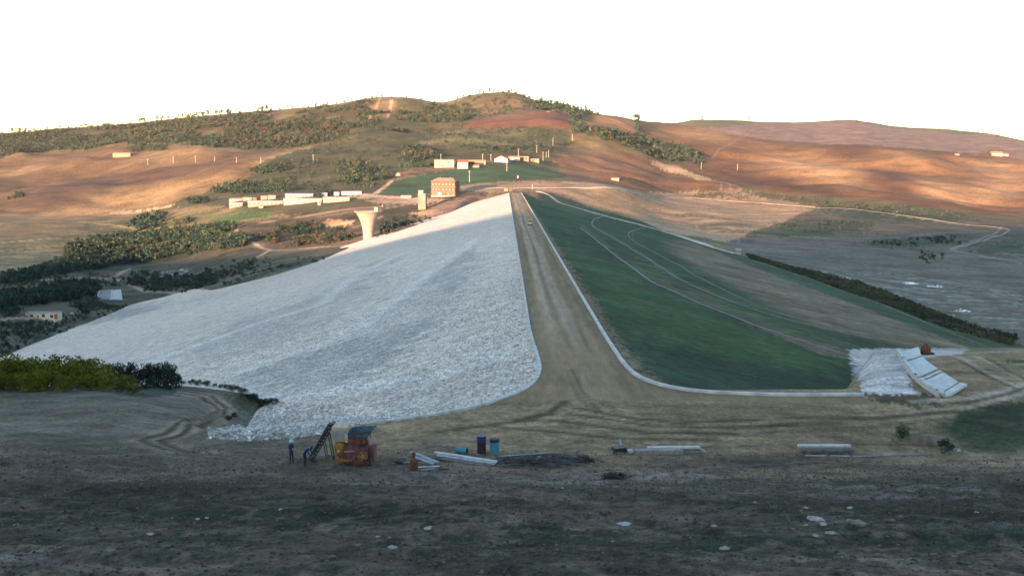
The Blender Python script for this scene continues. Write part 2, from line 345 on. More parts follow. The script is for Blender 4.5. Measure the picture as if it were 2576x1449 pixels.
class MB:                                 # small mesh builder
    def __init__(s): s.v = []; s.f = []
    def box(s, c, d, rz=0, rx=0, ry=0, taper=1.0):
        M = Matrix.Translation(c) @ Euler((rx, ry, rz)).to_matrix().to_4x4(); b = len(s.v); x, y, z = d[0]/2, d[1]/2, d[2]/2
        for sz in (-1, 1):
            t = taper if sz > 0 else 1
            for sx, sy in ((-1, -1), (1, -1), (1, 1), (-1, 1)): s.v.append(tuple(M @ Vector((sx*x*t, sy*y*t, sz*z))))
        s.f += [tuple(b+i for i in q) for q in ((3, 2, 1, 0), (4, 5, 6, 7), (0, 1, 5, 4), (1, 2, 6, 5), (2, 3, 7, 6), (3, 0, 4, 7))]; return s
    def tube(s, p, q, r0, r1=None, n=8, cap=True):
        r1 = r0 if r1 is None else r1; p = Vector(p); q = Vector(q); d = (q-p).normalized()
        a = d.orthogonal().normalized(); c = d.cross(a); b = len(s.v)
        for P, r in ((p, r0), (q, r1)):
            for k in range(n): t = 2*math.pi*k/n; s.v.append(tuple(P+a*math.cos(t)*r+c*math.sin(t)*r))
        s.f += [(b+k, b+(k+1) % n, b+n+(k+1) % n, b+n+k) for k in range(n)]
        if cap: s.f += [tuple(b+n-1-k for k in range(n)), tuple(b+n+k for k in range(n))]
        return s
    def lathe(s, prof, c=(0, 0, 0), n=20, M=None):
        b = len(s.v); M = M or Matrix.Identity(4)
        for r, z in prof:
            for k in range(n): t = 2*math.pi*k/n; s.v.append(tuple((M @ Vector((r*math.cos(t), r*math.sin(t), z)))+Vector(c)))
        for j in range(len(prof)-1):
            for k in range(n): s.f.append((b+j*n+k, b+j*n+(k+1) % n, b+(j+1)*n+(k+1) % n, b+(j+1)*n+k))
        s.f.append(tuple(b+n-1-k for k in range(n))); s.f.append(tuple(b+(len(prof)-1)*n+k for k in range(n))); return s
    def add(s, V, Fc): b = len(s.v); s.v += [tuple(v) for v in V]; s.f += [tuple(b+i for i in f) for f in Fc]; return s
    def build(s, name, m, parent=None, smooth=False):
        return mesh_obj(name, s.v, s.f, m, parent, smooth=smooth)
def ico(sub=1):
    bm = bmesh.new(); bmesh.ops.create_icosphere(bm, subdivisions=sub, radius=1); V = np.array([v.co[:] for v in bm.verts]); Fc = np.array([[v.index for v in f.verts] for f in bm.faces]); bm.free(); return V, Fc
ICO1, ICOF1 = ico(1); ICO2, ICOF2 = ico(2)
def px_per_m(Y): return F/Y

# ================================================================== GROUND
nc_in, nc_out = 780, 50
bcol = np.concatenate([np.linspace(-1.25, -.575, nc_out, endpoint=False), np.linspace(-.575, .575, nc_in), np.linspace(.575, 1.25, nc_out+1)[1:]])
yr = np.concatenate([np.linspace(-55, 14, 24), 14*np.exp(np.linspace(0, math.log(2700/14.), 660))[1:], np.linspace(2800, 9000, 22)])
YY, BB = np.meshgrid(yr, bcol, indexing='ij'); XX = BB*(YY+62)
ZZ = terr(XX, YY)
gx, gy = XX.ravel(), YY.ravel()
P = Paint(gx, gy, (.15, .125, .07), YY.shape)
# near hillside and platform
n1 = fbm(gx*.16, gy*.2, 61, 5); n2 = fbm(gx*1.2, gy*1.0, 62, 4); n3 = fbm(gx*.05, gy*.16, 63, 3)
soil = np.array((.108, .083, .066)); green = np.array((.020, .028, .019)); pale = np.array((.21, .185, .16))
top = sst(50, 64, gy)[:, None]; band = (sst(28, 34, gy)*(1-sst(40, 52, gy)))[:, None]
n4 = fbm(gx*.045, gy*.07, 65, 4); n5 = fbm(gx*3.0, gy*2.6, 67, 3)
near = (soil[None]*(1-top*.0)*(.45+1.1*n1[:, None]))*(.45+1.1*n5[:, None])
g_ = sst(.46, .55, n1*.22+n2*.26+n4*.27+n5*.25+.03*band[:, 0]-.03*top[:, 0])[:, None]*(.78+.2*band)*(1-.45*top); near = near*(1-g_)+green*g_*(.7+.6*n5[:, None])
q_ = (sst(.54, .66, n3)*sst(.4, .6, n2))[:, None]*.5; near = near*(1-q_)+pale*q_
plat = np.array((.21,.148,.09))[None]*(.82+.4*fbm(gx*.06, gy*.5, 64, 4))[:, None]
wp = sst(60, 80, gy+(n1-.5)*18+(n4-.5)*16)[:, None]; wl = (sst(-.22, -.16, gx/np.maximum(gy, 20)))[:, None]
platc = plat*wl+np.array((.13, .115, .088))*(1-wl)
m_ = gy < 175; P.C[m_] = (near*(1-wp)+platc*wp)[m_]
exec_paint = True
ORANGE = (.22, .122, .064); HILL_SHADE = (.085, .048, .033); HILL_SUN = (.44, .27, .145)
# --- right plateau and green bank
P.poly([(2380,1035),(2480,1022),(2576,1005),(2700,1000),(2700,1128),(2440,1137),(2390,1105),(2350,1080)], (.022,.040,.018), 1, .006, seed=3, blur=1); P.poly([(2400,1040),(2576,1010),(2700,1000),(2700,1128),(2440,1130)], (.045,.05,.028), .7, .01, (.8,.5,.1,1)); P.poly([(2400,1040),(2576,1010),(2700,1000),(2700,1128),(2440,1130)], (.015,.026,.013), .8, .01, (2.5,.5,.1,1))
P.poly([(2230,1080),(2380,1040),(2400,1110),(2440,1140),(2330,1140),(2250,1120)], (.11,.08,.05), .9, .01, (2.5,.42,.1))
P.poly([(2480,890),(2576,905),(2700,930),(2700,960),(2540,920)], (.04,.07,.03), .9, .01, (4,.45,.1))
P.poly([(2165,990),(2330,990),(2370,1010),(2300,1020),(2180,1003)], (.045,.04,.022), .85, .008)
for a_, wd in (([(2300,1010),(2430,1003),(2520,985),(2640,945)], 1.2), ([(2300,1035),(2430,1025),(2520,1004),(2640,970)], 1.0), ([(2400,893),(2470,930),(2540,965),(2640,1000)], 1.0), ([(2445,893),(2500,915),(2576,955),(2660,985)], .9), ([(2340,890),(2450,888),(2600,880)], 2.0)):
    P.line(a_, (.30,.255,.20), wd, .85); 
for a_ in ([(2320,1021),(2430,1013),(2530,992),(2640,957)], [(2410,905),(2480,945),(2550,975)], [(2480,900),(2540,935),(2600,962)]): P.line(a_, (.05,.045,.03), .7, .7)
# --- platform wheel tracks
for k in range(26):
    o = rng.uniform(-60, 70); ww = rng.uniform(.25, .6); c_ = (.075,.058,.035) if k % 2 else (.29,.22,.14)
    pts = [(1450+o*.35, 940),(1440+o*.8, 985),(1500+o*1.6, 1035+o*.25),(1640+o*2, 1065+o*.3),(1850, 1078+o*.35),(2150, 1060+o*.42),(2400, 1035+o*.3)] if k % 3 else [(1440-o*.4, 950),(1410-o*.6, 1000),(1340, 1040+o*.3),(1200, 1066+o*.32),(1000, 1100+o*.3)]
    P.line(pts, c_, ww, .42, .8)
for k in range(40):
    u0 = rng.uniform(1000, 2200); v0 = rng.uniform(1070, 1150); L = rng.uniform(80, 420)
    P.line([(u0, v0),(u0+L/2, v0+rng.uniform(-4, 4)),(u0+L, v0+rng.uniform(-8, 8))], (.08,.062,.04) if k % 2 else (.27,.21,.14), rng.uniform(.2, .6), .35, .8)
for pts in ([(1330,1048),(1420,1040),(1520,1052),(1620,1070),(1800,1075),(2000,1068)], [(1300,1060),(1400,1058),(1500,1072),(1640,1088),(1850,1090)], [(1450,1025),(1540,1045),(1700,1062),(1900,1055)], [(1240,1075),(1380,1085),(1560,1104),(1800,1108)], [(2000,1050),(2200,1052),(2380,1035)], [(1420,1010),(1380,1040),(1290,1062),(1100,1085)]):
    P.line(pts, (.055,.04,.026), .75, .9, .8); P.line([(u+20, v+9) for u, v in pts], (.27,.205,.135), .6, .6, .8)
P.poly(patch, (.46,.43,.42), 1, .003)
P.poly([(522,1103),(540,1086),(600,1072),(720,1066),(860,1058),(985,1050),(900,1070),(845,1084),(780,1096),(700,1104),(600,1108)], (.42,.40,.385), 1, .002)
# --- left gully and tracks
P.poly([(0,1015),(360,990),(440,960),(560,975),(660,1012),(560,1080),(520,1105),(600,1150),(480,1170),(250,1140),(0,1118)], (.125,.112,.09), .9, .004)
P.poly([(440,965),(560,978),(655,1015),(600,1050),(560,1000),(470,990)], (.07,.07,.045), .9, .01, (2,.4,.1))
for o in range(5):
    P.line([(440+o*14,988),(500+o*14,1005),(545+o*10,1030),(505+o*12,1060),(400+o*22,1088),(340+o*22,1108),(400+o*20,1130),(560+o*10,1148)], (.20,.16,.115) if o % 2 == 0 else (.04,.033,.024), .95, .9, .5)
P.line([(0,1078),(150,1088),(330,1100)], (.2,.18,.15), .9, .5)
P.poly([(300,990),(350,930),(440,940),(452,975),(440,992),(360,1002)], (.035,.045,.032), .95, .006)
P.poly([(0,1080),(330,1105),(420,1150),(560,1165),(500,1180),(250,1148),(0,1120)], (.06,.058,.045), .7, .004, blur=2)
# --- left valley
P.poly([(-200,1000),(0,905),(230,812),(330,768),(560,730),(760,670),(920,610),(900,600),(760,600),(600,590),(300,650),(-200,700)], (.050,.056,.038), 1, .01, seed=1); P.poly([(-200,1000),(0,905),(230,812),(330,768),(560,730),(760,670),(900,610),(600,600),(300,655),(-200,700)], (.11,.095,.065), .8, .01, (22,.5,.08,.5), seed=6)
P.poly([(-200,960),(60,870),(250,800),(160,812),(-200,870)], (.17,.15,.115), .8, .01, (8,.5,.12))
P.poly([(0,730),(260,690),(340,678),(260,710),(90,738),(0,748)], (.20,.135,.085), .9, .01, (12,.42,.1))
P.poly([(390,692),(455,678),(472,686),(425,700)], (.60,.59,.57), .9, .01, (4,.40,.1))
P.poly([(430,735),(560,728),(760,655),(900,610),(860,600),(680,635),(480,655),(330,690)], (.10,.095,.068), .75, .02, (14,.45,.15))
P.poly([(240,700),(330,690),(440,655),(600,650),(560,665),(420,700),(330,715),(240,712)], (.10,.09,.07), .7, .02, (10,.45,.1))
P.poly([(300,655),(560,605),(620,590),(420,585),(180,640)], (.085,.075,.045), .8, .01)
# lit meadow
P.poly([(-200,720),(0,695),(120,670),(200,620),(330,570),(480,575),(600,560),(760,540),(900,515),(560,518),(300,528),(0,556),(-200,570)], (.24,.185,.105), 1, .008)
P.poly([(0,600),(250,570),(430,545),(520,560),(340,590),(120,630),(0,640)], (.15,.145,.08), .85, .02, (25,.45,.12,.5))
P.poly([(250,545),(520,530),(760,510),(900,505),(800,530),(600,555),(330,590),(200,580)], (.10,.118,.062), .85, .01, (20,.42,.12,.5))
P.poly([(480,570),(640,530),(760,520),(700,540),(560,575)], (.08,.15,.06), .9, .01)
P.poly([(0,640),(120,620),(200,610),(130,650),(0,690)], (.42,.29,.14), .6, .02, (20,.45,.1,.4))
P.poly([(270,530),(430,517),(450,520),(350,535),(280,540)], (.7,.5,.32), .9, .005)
for a_, wd in (([(0,612),(150,600),(340,590),(360,580),(480,560)], 4), ([(0,632),(150,620),(320,600)], 4), ([(200,558),(300,568),(356,583)], 4)): P.line(a_, (.52,.37,.2), wd, .8)
# left brown hill: field colours, with soft bands of light and shade painted in
P.poly([(-200,420),(0,410),(130,386),(300,366),(420,374),(540,377),(700,382),(800,368),(770,395),(640,430),(600,465),(520,482),(430,515),(300,530),(0,558),(-200,560)], (.105,.072,.052), 1, .003)
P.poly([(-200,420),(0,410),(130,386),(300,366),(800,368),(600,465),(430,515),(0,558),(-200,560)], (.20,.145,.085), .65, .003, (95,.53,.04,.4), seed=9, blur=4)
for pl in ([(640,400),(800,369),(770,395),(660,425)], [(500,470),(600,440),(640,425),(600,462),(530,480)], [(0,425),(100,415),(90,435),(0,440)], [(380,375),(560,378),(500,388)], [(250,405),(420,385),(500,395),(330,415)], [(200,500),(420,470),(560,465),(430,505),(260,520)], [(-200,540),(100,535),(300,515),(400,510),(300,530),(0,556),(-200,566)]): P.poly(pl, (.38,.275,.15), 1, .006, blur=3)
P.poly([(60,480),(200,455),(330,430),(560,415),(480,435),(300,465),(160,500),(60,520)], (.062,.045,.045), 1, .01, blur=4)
# central hill
P.poly([(430,515),(520,482),(600,465),(640,430),(800,368),(930,285),(1000,246),(1100,262),(1230,235),(1340,250),(1520,294),(1430,330),(1440,380),(1400,400),(1430,450),(1290,460),(1000,470),(900,500),(560,520)], (.080,.084,.052), 1, .006)
P.poly([(800,368),(930,285),(1090,300),(1080,330),(1060,370),(1200,395),(1100,400),(1000,440),(900,470),(640,440)], (.055,.070,.044), .85, .01, (35,.42,.15))
P.poly([(-60,345),(200,325),(400,308),(600,290),(800,272),(930,254),(940,290),(860,345),(800,362),(700,375),(540,372),(420,364),(300,361),(130,378),(0,402),(-60,410)], (.055,.062,.038), .85, .008, (45,.36,.1))
P.poly([(910,300),(950,250),(1000,252),(985,290)], (.20,.15,.10), .8, .01); P.line([(985,250),(975,295)], (.45,.3,.18), 5); P.line([(955,250),(915,305)], (.4,.27,.16), 4)
P.poly([(1080,330),(1210,326),(1330,325),(1345,368),(1200,372),(1060,365)], (.17,.155,.09), .8, .01, (30,.42,.12,.5))
P.poly([(1120,340),(1330,330),(1380,380),(1250,385),(1150,365)], (.10,.118,.062), .7, .02, (40,.48,.1))
P.poly([(1160,322),(1200,303),(1330,286),(1428,281),(1430,325),(1350,318),(1230,324)], (.15,.075,.058), 1, .002)
P.poly([(1200,270),(1250,240),(1300,238),(1370,270),(1420,280),(1330,285),(1200,302)], (.18,.13,.085), .8, .01, blur=3)
P.line([(1395,268),(1378,282)], (.6,.4,.25), 6)
P.poly([(1000,455),(1100,430),(1180,421),(1280,418),(1400,415),(1428,450),(1250,457),(1160,468),(1150,482),(1080,485),(950,492)], (.05,.105,.055), 1, .002)
P.poly([(1090,418),(1240,405),(1400,408),(1400,415),(1180,421),(1000,455),(990,440)], (.26,.18,.12), .85, .004, (15,.35,.1))
P.poly([(1160,482),(1160,468),(1290,457),(1450,458),(1560,470),(1580,482),(1400,487),(1250,487)], (.38,.27,.19), .95, .002)
P.poly([(560,520),(900,500),(1000,490),(1240,488),(1130,540),(1000,585),(920,610),(800,625),(680,630),(600,590),(600,565),(760,545)], (.115,.084,.057), 1, .008)
P.poly([(600,565),(760,540),(1000,520),(1130,520),(1000,570),(800,620),(640,615)], (.065,.066,.042), .9, .01, (14,.48,.08,.6))
P.poly([(1080,520),(1120,505),(1240,490),(1130,540),(1060,562),(1040,545)], (.27,.19,.135), .9, .01)
P.poly([(860,487),(960,492),(1050,497),(1150,500),(1190,495),(1050,515),(950,512)], (.5,.37,.26), .85, .003)
P.poly([(580,520),(900,498),(960,505),(880,520),(640,545)], (.11,.14,.06), .8, .01, (10,.42,.1))
P.poly([(790,563),(830,552),(890,556),(880,568),(800,572)], (.55,.36,.19), .95, .004)
P.poly([(1030,535),(1080,528),(1110,535),(1060,545)], (.55,.38,.24), .8, .006, (6,.4,.1))
P.poly([(1155,470),(1170,460),(1300,458),(1300,482),(1240,492)], (.1,.12,.06), .25, .004)
# right brown hills: soil colour plus painted patches of sunlight and soft shadow
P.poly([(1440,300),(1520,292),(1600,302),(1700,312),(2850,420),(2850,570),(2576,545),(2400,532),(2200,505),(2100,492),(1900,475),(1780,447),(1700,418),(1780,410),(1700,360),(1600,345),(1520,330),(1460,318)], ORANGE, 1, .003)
P.poly([(1440,300),(1700,312),(2850,420),(2850,570),(2400,532),(2100,492),(1900,475),(1700,418),(1780,410),(1600,345)], HILL_SHADE, .95, .003, (120,.5,.05,.4), seed=31, blur=4)
for pl in ([(1880,400),(2050,385),(2180,430),(2120,452),(1950,430)], [(1950,425),(2080,420),(2200,470),(2130,478),(2020,455)], [(2180,395),(2330,390),(2330,425),(2220,420)], [(2280,440),(2420,470),(2576,430),(2576,500),(2400,510),(2260,475)], [(2400,410),(2576,395),(2576,430),(2450,440)], [(1480,300),(1590,306),(1620,330),(1530,325)], [(1620,315),(1760,330),(1900,355),(1760,350)]): P.poly(pl, HILL_SUN, 1, .012, blur=4)
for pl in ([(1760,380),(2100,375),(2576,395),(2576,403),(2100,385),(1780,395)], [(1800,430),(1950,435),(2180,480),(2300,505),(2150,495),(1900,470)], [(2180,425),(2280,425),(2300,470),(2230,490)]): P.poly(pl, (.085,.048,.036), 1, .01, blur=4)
P.poly([(1700,312),(1760,304),(1900,307),(2130,304),(2260,322),(2480,339),(2850,385),(2850,425),(2576,402),(2300,374),(2050,362),(1900,347),(1790,330)], (.23,.165,.145), 1, .004)
P.poly([(1780,330),(2000,320),(2400,350),(2576,370),(2576,400),(2300,374),(2050,362)], (.15,.11,.105), .9, .004, (90,.52,.08,.5), seed=4, blur=4)
P.poly([(1640,303),(1760,299),(1900,303),(1960,310),(1830,320),(1760,322),(1700,313)], (.13,.14,.075), .95, .004)
P.poly([(1820,316),(1845,309),(1880,318)], (.14,.14,.08), .9, .002)
P.poly([(2360,330),(2450,332),(2480,341),(2400,338)], (.12,.14,.08), .9, .002)
P.poly([(1400,397),(1560,380),(1650,402),(1700,430),(1850,470),(1880,478),(1700,478),(1560,470),(1440,458)], (.17,.098,.062), 1, .003)
P.poly([(1400,397),(1560,380),(1650,402),(1620,420),(1500,410),(1440,450),(1420,440)], (.34,.21,.125), .85, .01, (40,.42,.12), blur=5)
P.poly([(1650,402),(1700,418),(1780,447),(1860,468),(1840,468),(1720,440),(1640,415)], (.42,.30,.19), .8, .003)
P.poly([(1360,482),(1580,475),(1700,485),(1850,478),(1950,490),(2060,518),(2000,545),(1900,580),(1850,610),(1700,590),(1500,528)], (.38,.265,.165), 1, .004)
P.poly([(1580,462),(1900,475),(2200,505),(2400,532),(2480,550),(2300,545),(2100,515),(1900,495),(1650,478)], (.10,.105,.062), .9, .006)
P.poly([(1800,470),(1850,473),(1900,490),(1840,492)], (.38,.27,.17), .8, .01)
P.poly([(1700,530),(1900,560),(1850,600),(1760,575)], (.13,.12,.08), .8, .015, (18,.48,.1))
# right valley in shade
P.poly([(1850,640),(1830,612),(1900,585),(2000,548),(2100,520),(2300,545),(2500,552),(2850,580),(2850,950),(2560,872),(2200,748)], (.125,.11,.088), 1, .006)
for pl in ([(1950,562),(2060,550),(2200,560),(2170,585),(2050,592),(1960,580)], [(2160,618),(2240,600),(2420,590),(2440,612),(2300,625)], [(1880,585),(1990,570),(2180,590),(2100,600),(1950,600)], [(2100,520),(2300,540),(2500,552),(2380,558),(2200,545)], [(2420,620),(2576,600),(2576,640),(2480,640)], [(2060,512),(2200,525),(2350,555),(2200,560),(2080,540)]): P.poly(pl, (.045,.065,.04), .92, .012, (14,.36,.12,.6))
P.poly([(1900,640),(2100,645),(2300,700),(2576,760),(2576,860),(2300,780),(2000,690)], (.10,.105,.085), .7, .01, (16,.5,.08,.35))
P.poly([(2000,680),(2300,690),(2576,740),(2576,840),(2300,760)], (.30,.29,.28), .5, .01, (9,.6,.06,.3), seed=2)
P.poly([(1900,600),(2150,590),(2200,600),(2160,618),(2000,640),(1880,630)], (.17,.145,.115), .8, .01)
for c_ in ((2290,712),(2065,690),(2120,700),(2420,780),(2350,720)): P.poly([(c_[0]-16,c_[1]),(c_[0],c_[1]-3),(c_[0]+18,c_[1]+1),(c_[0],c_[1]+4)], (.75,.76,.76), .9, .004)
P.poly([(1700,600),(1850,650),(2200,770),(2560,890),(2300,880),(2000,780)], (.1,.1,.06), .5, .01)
for a_ in ([(1560,480),(1700,492),(1900,510),(2100,528),(2400,565),(2520,572),(2500,590),(2390,628)], [(2390,628),(2576,665)], [(2180,600),(2400,585),(2500,580)]): P.line(a_, (.30,.26,.21), 2.6, .7)
P.line([(1760,410),(1850,355),(1900,325)], (.40,.26,.15), 2.5, .5)
P.line([(985,455),(945,487)], (.55,.4,.27), 5); P.line([(905,487),(985,497),(1060,500)], (.6,.46,.33), 8)
for a_ in ([(590,590),(640,612),(680,630),(640,650)], [(590,590),(600,570),(760,545),(960,520),(1000,512)], [(680,630),(800,622),(920,608)], [(240,660),(420,625),(600,600)], [(0,715),(160,700),(290,700),(340,722),(480,735)], [(280,700),(330,675),(420,668)], [(760,600),(900,570),(960,545)], [(800,545),(960,527),(1070,505)], [(0,805),(120,800)]): P.line(a_, (.36,.29,.21), 3.0, .8)
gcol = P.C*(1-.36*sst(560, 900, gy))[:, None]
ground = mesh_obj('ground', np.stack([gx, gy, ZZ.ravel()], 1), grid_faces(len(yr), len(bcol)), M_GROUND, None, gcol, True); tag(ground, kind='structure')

# ------------------------------------------------------------------ the hill behind the viewer, whose shade lies on the dam
bnd = [(0,700),(200,668),(400,640),(600,612),(760,628),(860,648),(1000,618),(1100,585),(1200,540),(1275,508),(1310,520),(1900,585),(2050,520),(2400,545),(2570,552)]
dx, dy = math.sin(R(SUN_AZ)), math.cos(R(SUN_AZ)); S0 = -420.
wh = []
for u, v in bnd:
    p = hit(u, v); wh.append((p.x*dy-p.y*dx, p.z+(p.x*dx+p.y*dy-S0)*TE)); print('bnd', u, v, [round(c) for c in p], [round(c) for c in wh[-1]])
for u, v in [(1310,520),(1900,585),(2050,520),(2400,545),(2570,552)]:
    break; p = hit(u, v); print('chk', u, v, [round(c) for c in p], [round(c) for c in (p.x*dy-p.y*dx, p.z+(p.x*dx+p.y*dy-S0)*TE)])
RW = np.array([-900,-609,-520,-418,-340,-300,-270,-240,-192,-76,0,300.]); RHT = np.array([60,46,56,58,61,70,80,86,92,112,124,130.])
def hill_z(w_, s_):
    h = pchip(RW, RHT, w_); lo = np.minimum(18, h-.13*360)
    z = np.where(s_ < S0, h-(S0-s_)*.09, np.where(s_ < -60, h+(lo-h)*(s_-S0)/(-60-S0), lo+(-60-lo)*np.clip((s_+60)/210, 0, 1)))
    return z+(fbm(w_*.02, s_*.02, 77, 4)-.5)*7*np.clip(np.abs(s_-S0)/60, .55, 1)
wv = np.arange(-1000, 520, 12.); sv = np.arange(-1300, 151, 12.); SS_, WW_ = np.meshgrid(sv, wv, indexing='ij')
hv = np.stack([(WW_*dy+SS_*dx).ravel(), (-WW_*dx+SS_*dy).ravel(), hill_z(WW_.ravel(), SS_.ravel())], 1)
hc = np.array((.17,.15,.09))[None]*(.6+.8*fbm(WW_.ravel()*.05, SS_.ravel()*.05, 3, 4))[:, None]
o = mesh_obj('hill', hv, grid_faces(len(sv), len(wv))[:, ::-1].copy(), M_GROUND, None, hc, True); tag(o, kind='structure')

# ================================================================== DAM
dam = empty('dam', (4, 480, 0)); DMAT = Matrix.Translation((4, 480, 0))
tag(dam, 'long straight earth dam with white rock on its left face and grass on its right', 'dam')
def into(o, parent, loc=None):
    o.parent = parent; o.matrix_parent_inverse = Matrix.Translation(-parent.location) if loc is None else loc; return o
yrow = np.concatenate([np.arange(CLY[0]+.02, 112, .16), 112*np.exp(np.linspace(0, math.log(YEND/112.), 420))])
tcol = np.concatenate([np.linspace(0, 6, 14), 6+(np.linspace(0, 1, 250)[1:]**1.25)*300])
TT, YR = np.meshgrid(tcol, yrow); XR = clx(YR)-TT; ZR = zup(XR, YR)
keep = (ZR > terr(XR, YR)-1.6) & ((YR > 90) | (ZR > terr(XR, YR)-.02))
P = Paint(XR.ravel(), YR.ravel(), (.74, .645, .56), XR.shape); v_ = fbm(P.X*.012, P.Y*.02, 41, 4); P.C *= (.86+.28*v_)[:, None]
for pl, al in (([(430,885),(620,800),(800,745),(900,670),(1010,640),(940,730),(860,800),(560,915)], .30), ([(590,945),(880,850),(960,780),(1080,690),(1190,610),(1210,650),(1100,820),(900,960),(720,990)], .42), ([(900,990),(1180,900),(1330,900),(1345,960),(1200,1010),(1000,1040)], .2), ([(200,780),(420,755),(620,735),(540,770),(300,790)], .15), ([(640,800),(760,760),(860,690),(840,740),(740,800)], .15)):
    P.poly(pl, (.36,.35,.35), min(al*1.5, .6), .02, (9,.36,.2,2.2))
for pl in ([(420,895),(640,815),(800,770),(900,690),(1010,640)], [(600,938),(860,850),(960,785),(1090,680),(1200,600)], [(450,965),(700,1000),(1000,960),(1250,900)]): P.line(pl, (.86,.80,.74), 4.0, .7, .9)
P.poly([(222,815),(300,757),(420,768),(330,800),(240,812)], (.34,.34,.33), .75, .02); P.poly([(0,930),(200,900),(440,900),(400,950),(0,960)], (.70,.66,.62), .5, .02)
into(mesh_obj('rock_facing', np.stack([XR.ravel(), YR.ravel(), ZR.ravel()], 1), grid_faces(len(yrow), len(tcol), keep)[:, ::-1].copy(), M_ROCK, None, P.C, True), dam)
# downstream grass slope
yrow = np.concatenate([np.arange(CRY[0]+.02, 116, .2), 116*np.exp(np.linspace(0, math.log(YEND/116.), 400))])
tcol = np.linspace(0, 1, 260)**1.15*158
TT, YR = np.meshgrid(tcol, yrow); XR = crx(YR)+TT; ZR = zdn(XR, YR); keep = ZR > terr(XR, YR)-1.6
P = Paint(XR.ravel(), YR.ravel(), (.032, .064, .030), XR.shape); P.fn = slope_only; v_ = fbm(P.X*.05, P.Y*.03, 43, 4); v2 = fbm(P.X*.5, P.Y*.25, 44, 4); P.C *= (.55+.5*v_+.4*v2)[:, None]; P.C += (sst(.58, .72, v2)*.6)[:, None]*(np.array((.075,.07,.045))-P.C)
BR = (.15,.115,.08)
P.poly([(1400,640),(1700,760),(2000,870),(2140,920),(2160,980),(1900,930),(1700,860),(1540,760)], (.034,.080,.027), .55, .02, (12,.42,.15))
P.poly([(1560,860),(1800,900),(2100,950),(2150,990),(1700,985),(1640,940)], (.020,.042,.030), .8, .02, (9,.4,.12)); P.poly([(1600,880),(1780,905),(1900,930),(1700,915)], (.075,.105,.075), .6, .02, (5,.45,.1))
P.poly([(1312,492),(1345,560),(1470,770),(1560,905),(1640,965),(1720,985),(1620,930),(1555,850),(1510,780),(1430,660),(1350,540)], BR, .95, .006)
P.poly([(1600,640),(1760,735),(1900,790),(2140,860),(2130,893),(1900,822),(1680,728),(1560,650)], (.10,.095,.06), .6, .01, (8,.42,.12))
P.poly([(1800,795),(1960,835),(2140,885),(2150,900),(2060,890),(1880,815)], BR, .85, .008)
P.poly([(1690,612),(1730,606),(1850,650),(2020,710),(2220,790),(2450,868),(2470,882),(2300,872),(2080,830),(1960,775),(1790,690),(1700,640)], (.185,.138,.10), .95, .012, (9,.28,.12,.5), blur=2); P.poly([(1690,612),(1730,606),(1850,650),(2020,710),(2220,790),(2450,868),(2300,872),(2080,830),(1960,775),(1790,690)], (.07,.08,.05), .7, .01, (5,.6,.1,.35))
P.poly([(1900,720),(2100,770),(2350,850),(2150,820),(2000,770)], (.10,.105,.065), .7, .02, (6,.5,.1,.3))
P.poly([(1740,600),(1860,645),(2200,760),(2500,885),(2440,875),(2200,785),(1850,655)], (.036,.068,.038), .9, .006)
P.poly([(1330,480),(1420,500),(1560,545),(1440,540),(1340,500)], (.06,.10,.05), .6, .01)
for px in ([(1461,572),(1529,626),(1639,708),(1777,769),(1911,821),(2130,893)], [(1493,576),(1594,633),(1704,704),(1834,761),(2000,805)]): P.line([(u, v-6) for u, v in px], (.09,.085,.055), 3, .7)
patch = [(2135,880),(2255,876),(2440,878),(2420,890),(2320,900),(2270,900),(2300,985),(2330,992),(2166,990),(2150,940)]
P.poly(patch, (.46,.43,.42), 1, .003)
into(mesh_obj('grass_slope', np.stack([XR.ravel(), YR.ravel(), ZR.ravel()], 1), grid_faces(len(yrow), len(tcol), keep), M_GRASS, None, P.C, True), dam)
# crest road
yrow = np.concatenate([np.arange(90, 112, .2), 112*np.exp(np.linspace(0, math.log((YEND+4)/112.), 330))]); tc_ = np.linspace(0, 1, 60)
TT, YR = np.meshgrid(tc_, yrow); XL = clx(YR); XR2 = crx(YR); XR = XL+(XR2-XL)*TT; ZR = .03-.12*(1-sst(90, 92, YR))+.12*np.sin(np.pi*TT)*sst(110, 140, YR)+.02*fbm(XR*.6, YR*.05, 3, 2)
X_, Y_ = XR.ravel(), YR.ravel()
P = Paint(X_, Y_, (.2, .16, .11)); k_ = (fbm(X_*.06, Y_*.5, 64, 4)); k2 = fbm(X_*.9, Y_*.02, 66, 4); wb = sst(92, 128, Y_)[:, None]
P.C = np.array((.21,.148,.09))[None]*(.82+.4*k_)[:, None]*(1-wb)+np.array((.25,.172,.105))[None]*(.6+.8*k2)[:, None]*wb
base_c = P.C.copy()
for o, c_ in ((.16,(.13,.10,.065)),(.3,(.33,.28,.21)),(.38,(.33,.28,.21)),(.52,(.36,.31,.24)),(.6,(.30,.25,.19)),(.86,(.14,.11,.07)),(.06,(.12,.095,.065)),(.45,(.14,.11,.07))):
    pl = np.array([(clx(y)+(crx(y)-clx(y))*o+(vnoise(y*.02, o*9)-.5)*1.2, y) for y in np.concatenate([np.arange(112, 300, 8), np.arange(300, 866, 25)])]); P.line(None, c_, .9, .55, .8, plan=pl)
f_ = sst(104, 150, Y_)[:, None]; P.C = base_c*(1-f_)+P.C*f_
for k in range(14):
    o = rng.uniform(-30, 40); c_ = (.075,.058,.035) if k % 2 else (.29,.22,.14)
    P.line([(1450+o*.35, 935),(1440+o*.8, 985),(1500+o*1.6, 1035+o*.25)], c_, rng.uniform(.25, .5), .3, .8)
into(mesh_obj('crest_road', np.stack([X_, Y_, ZR.ravel()], 1), grid_faces(len(yrow), len(tc_)), M_DIRT, None, P.C, True), dam)
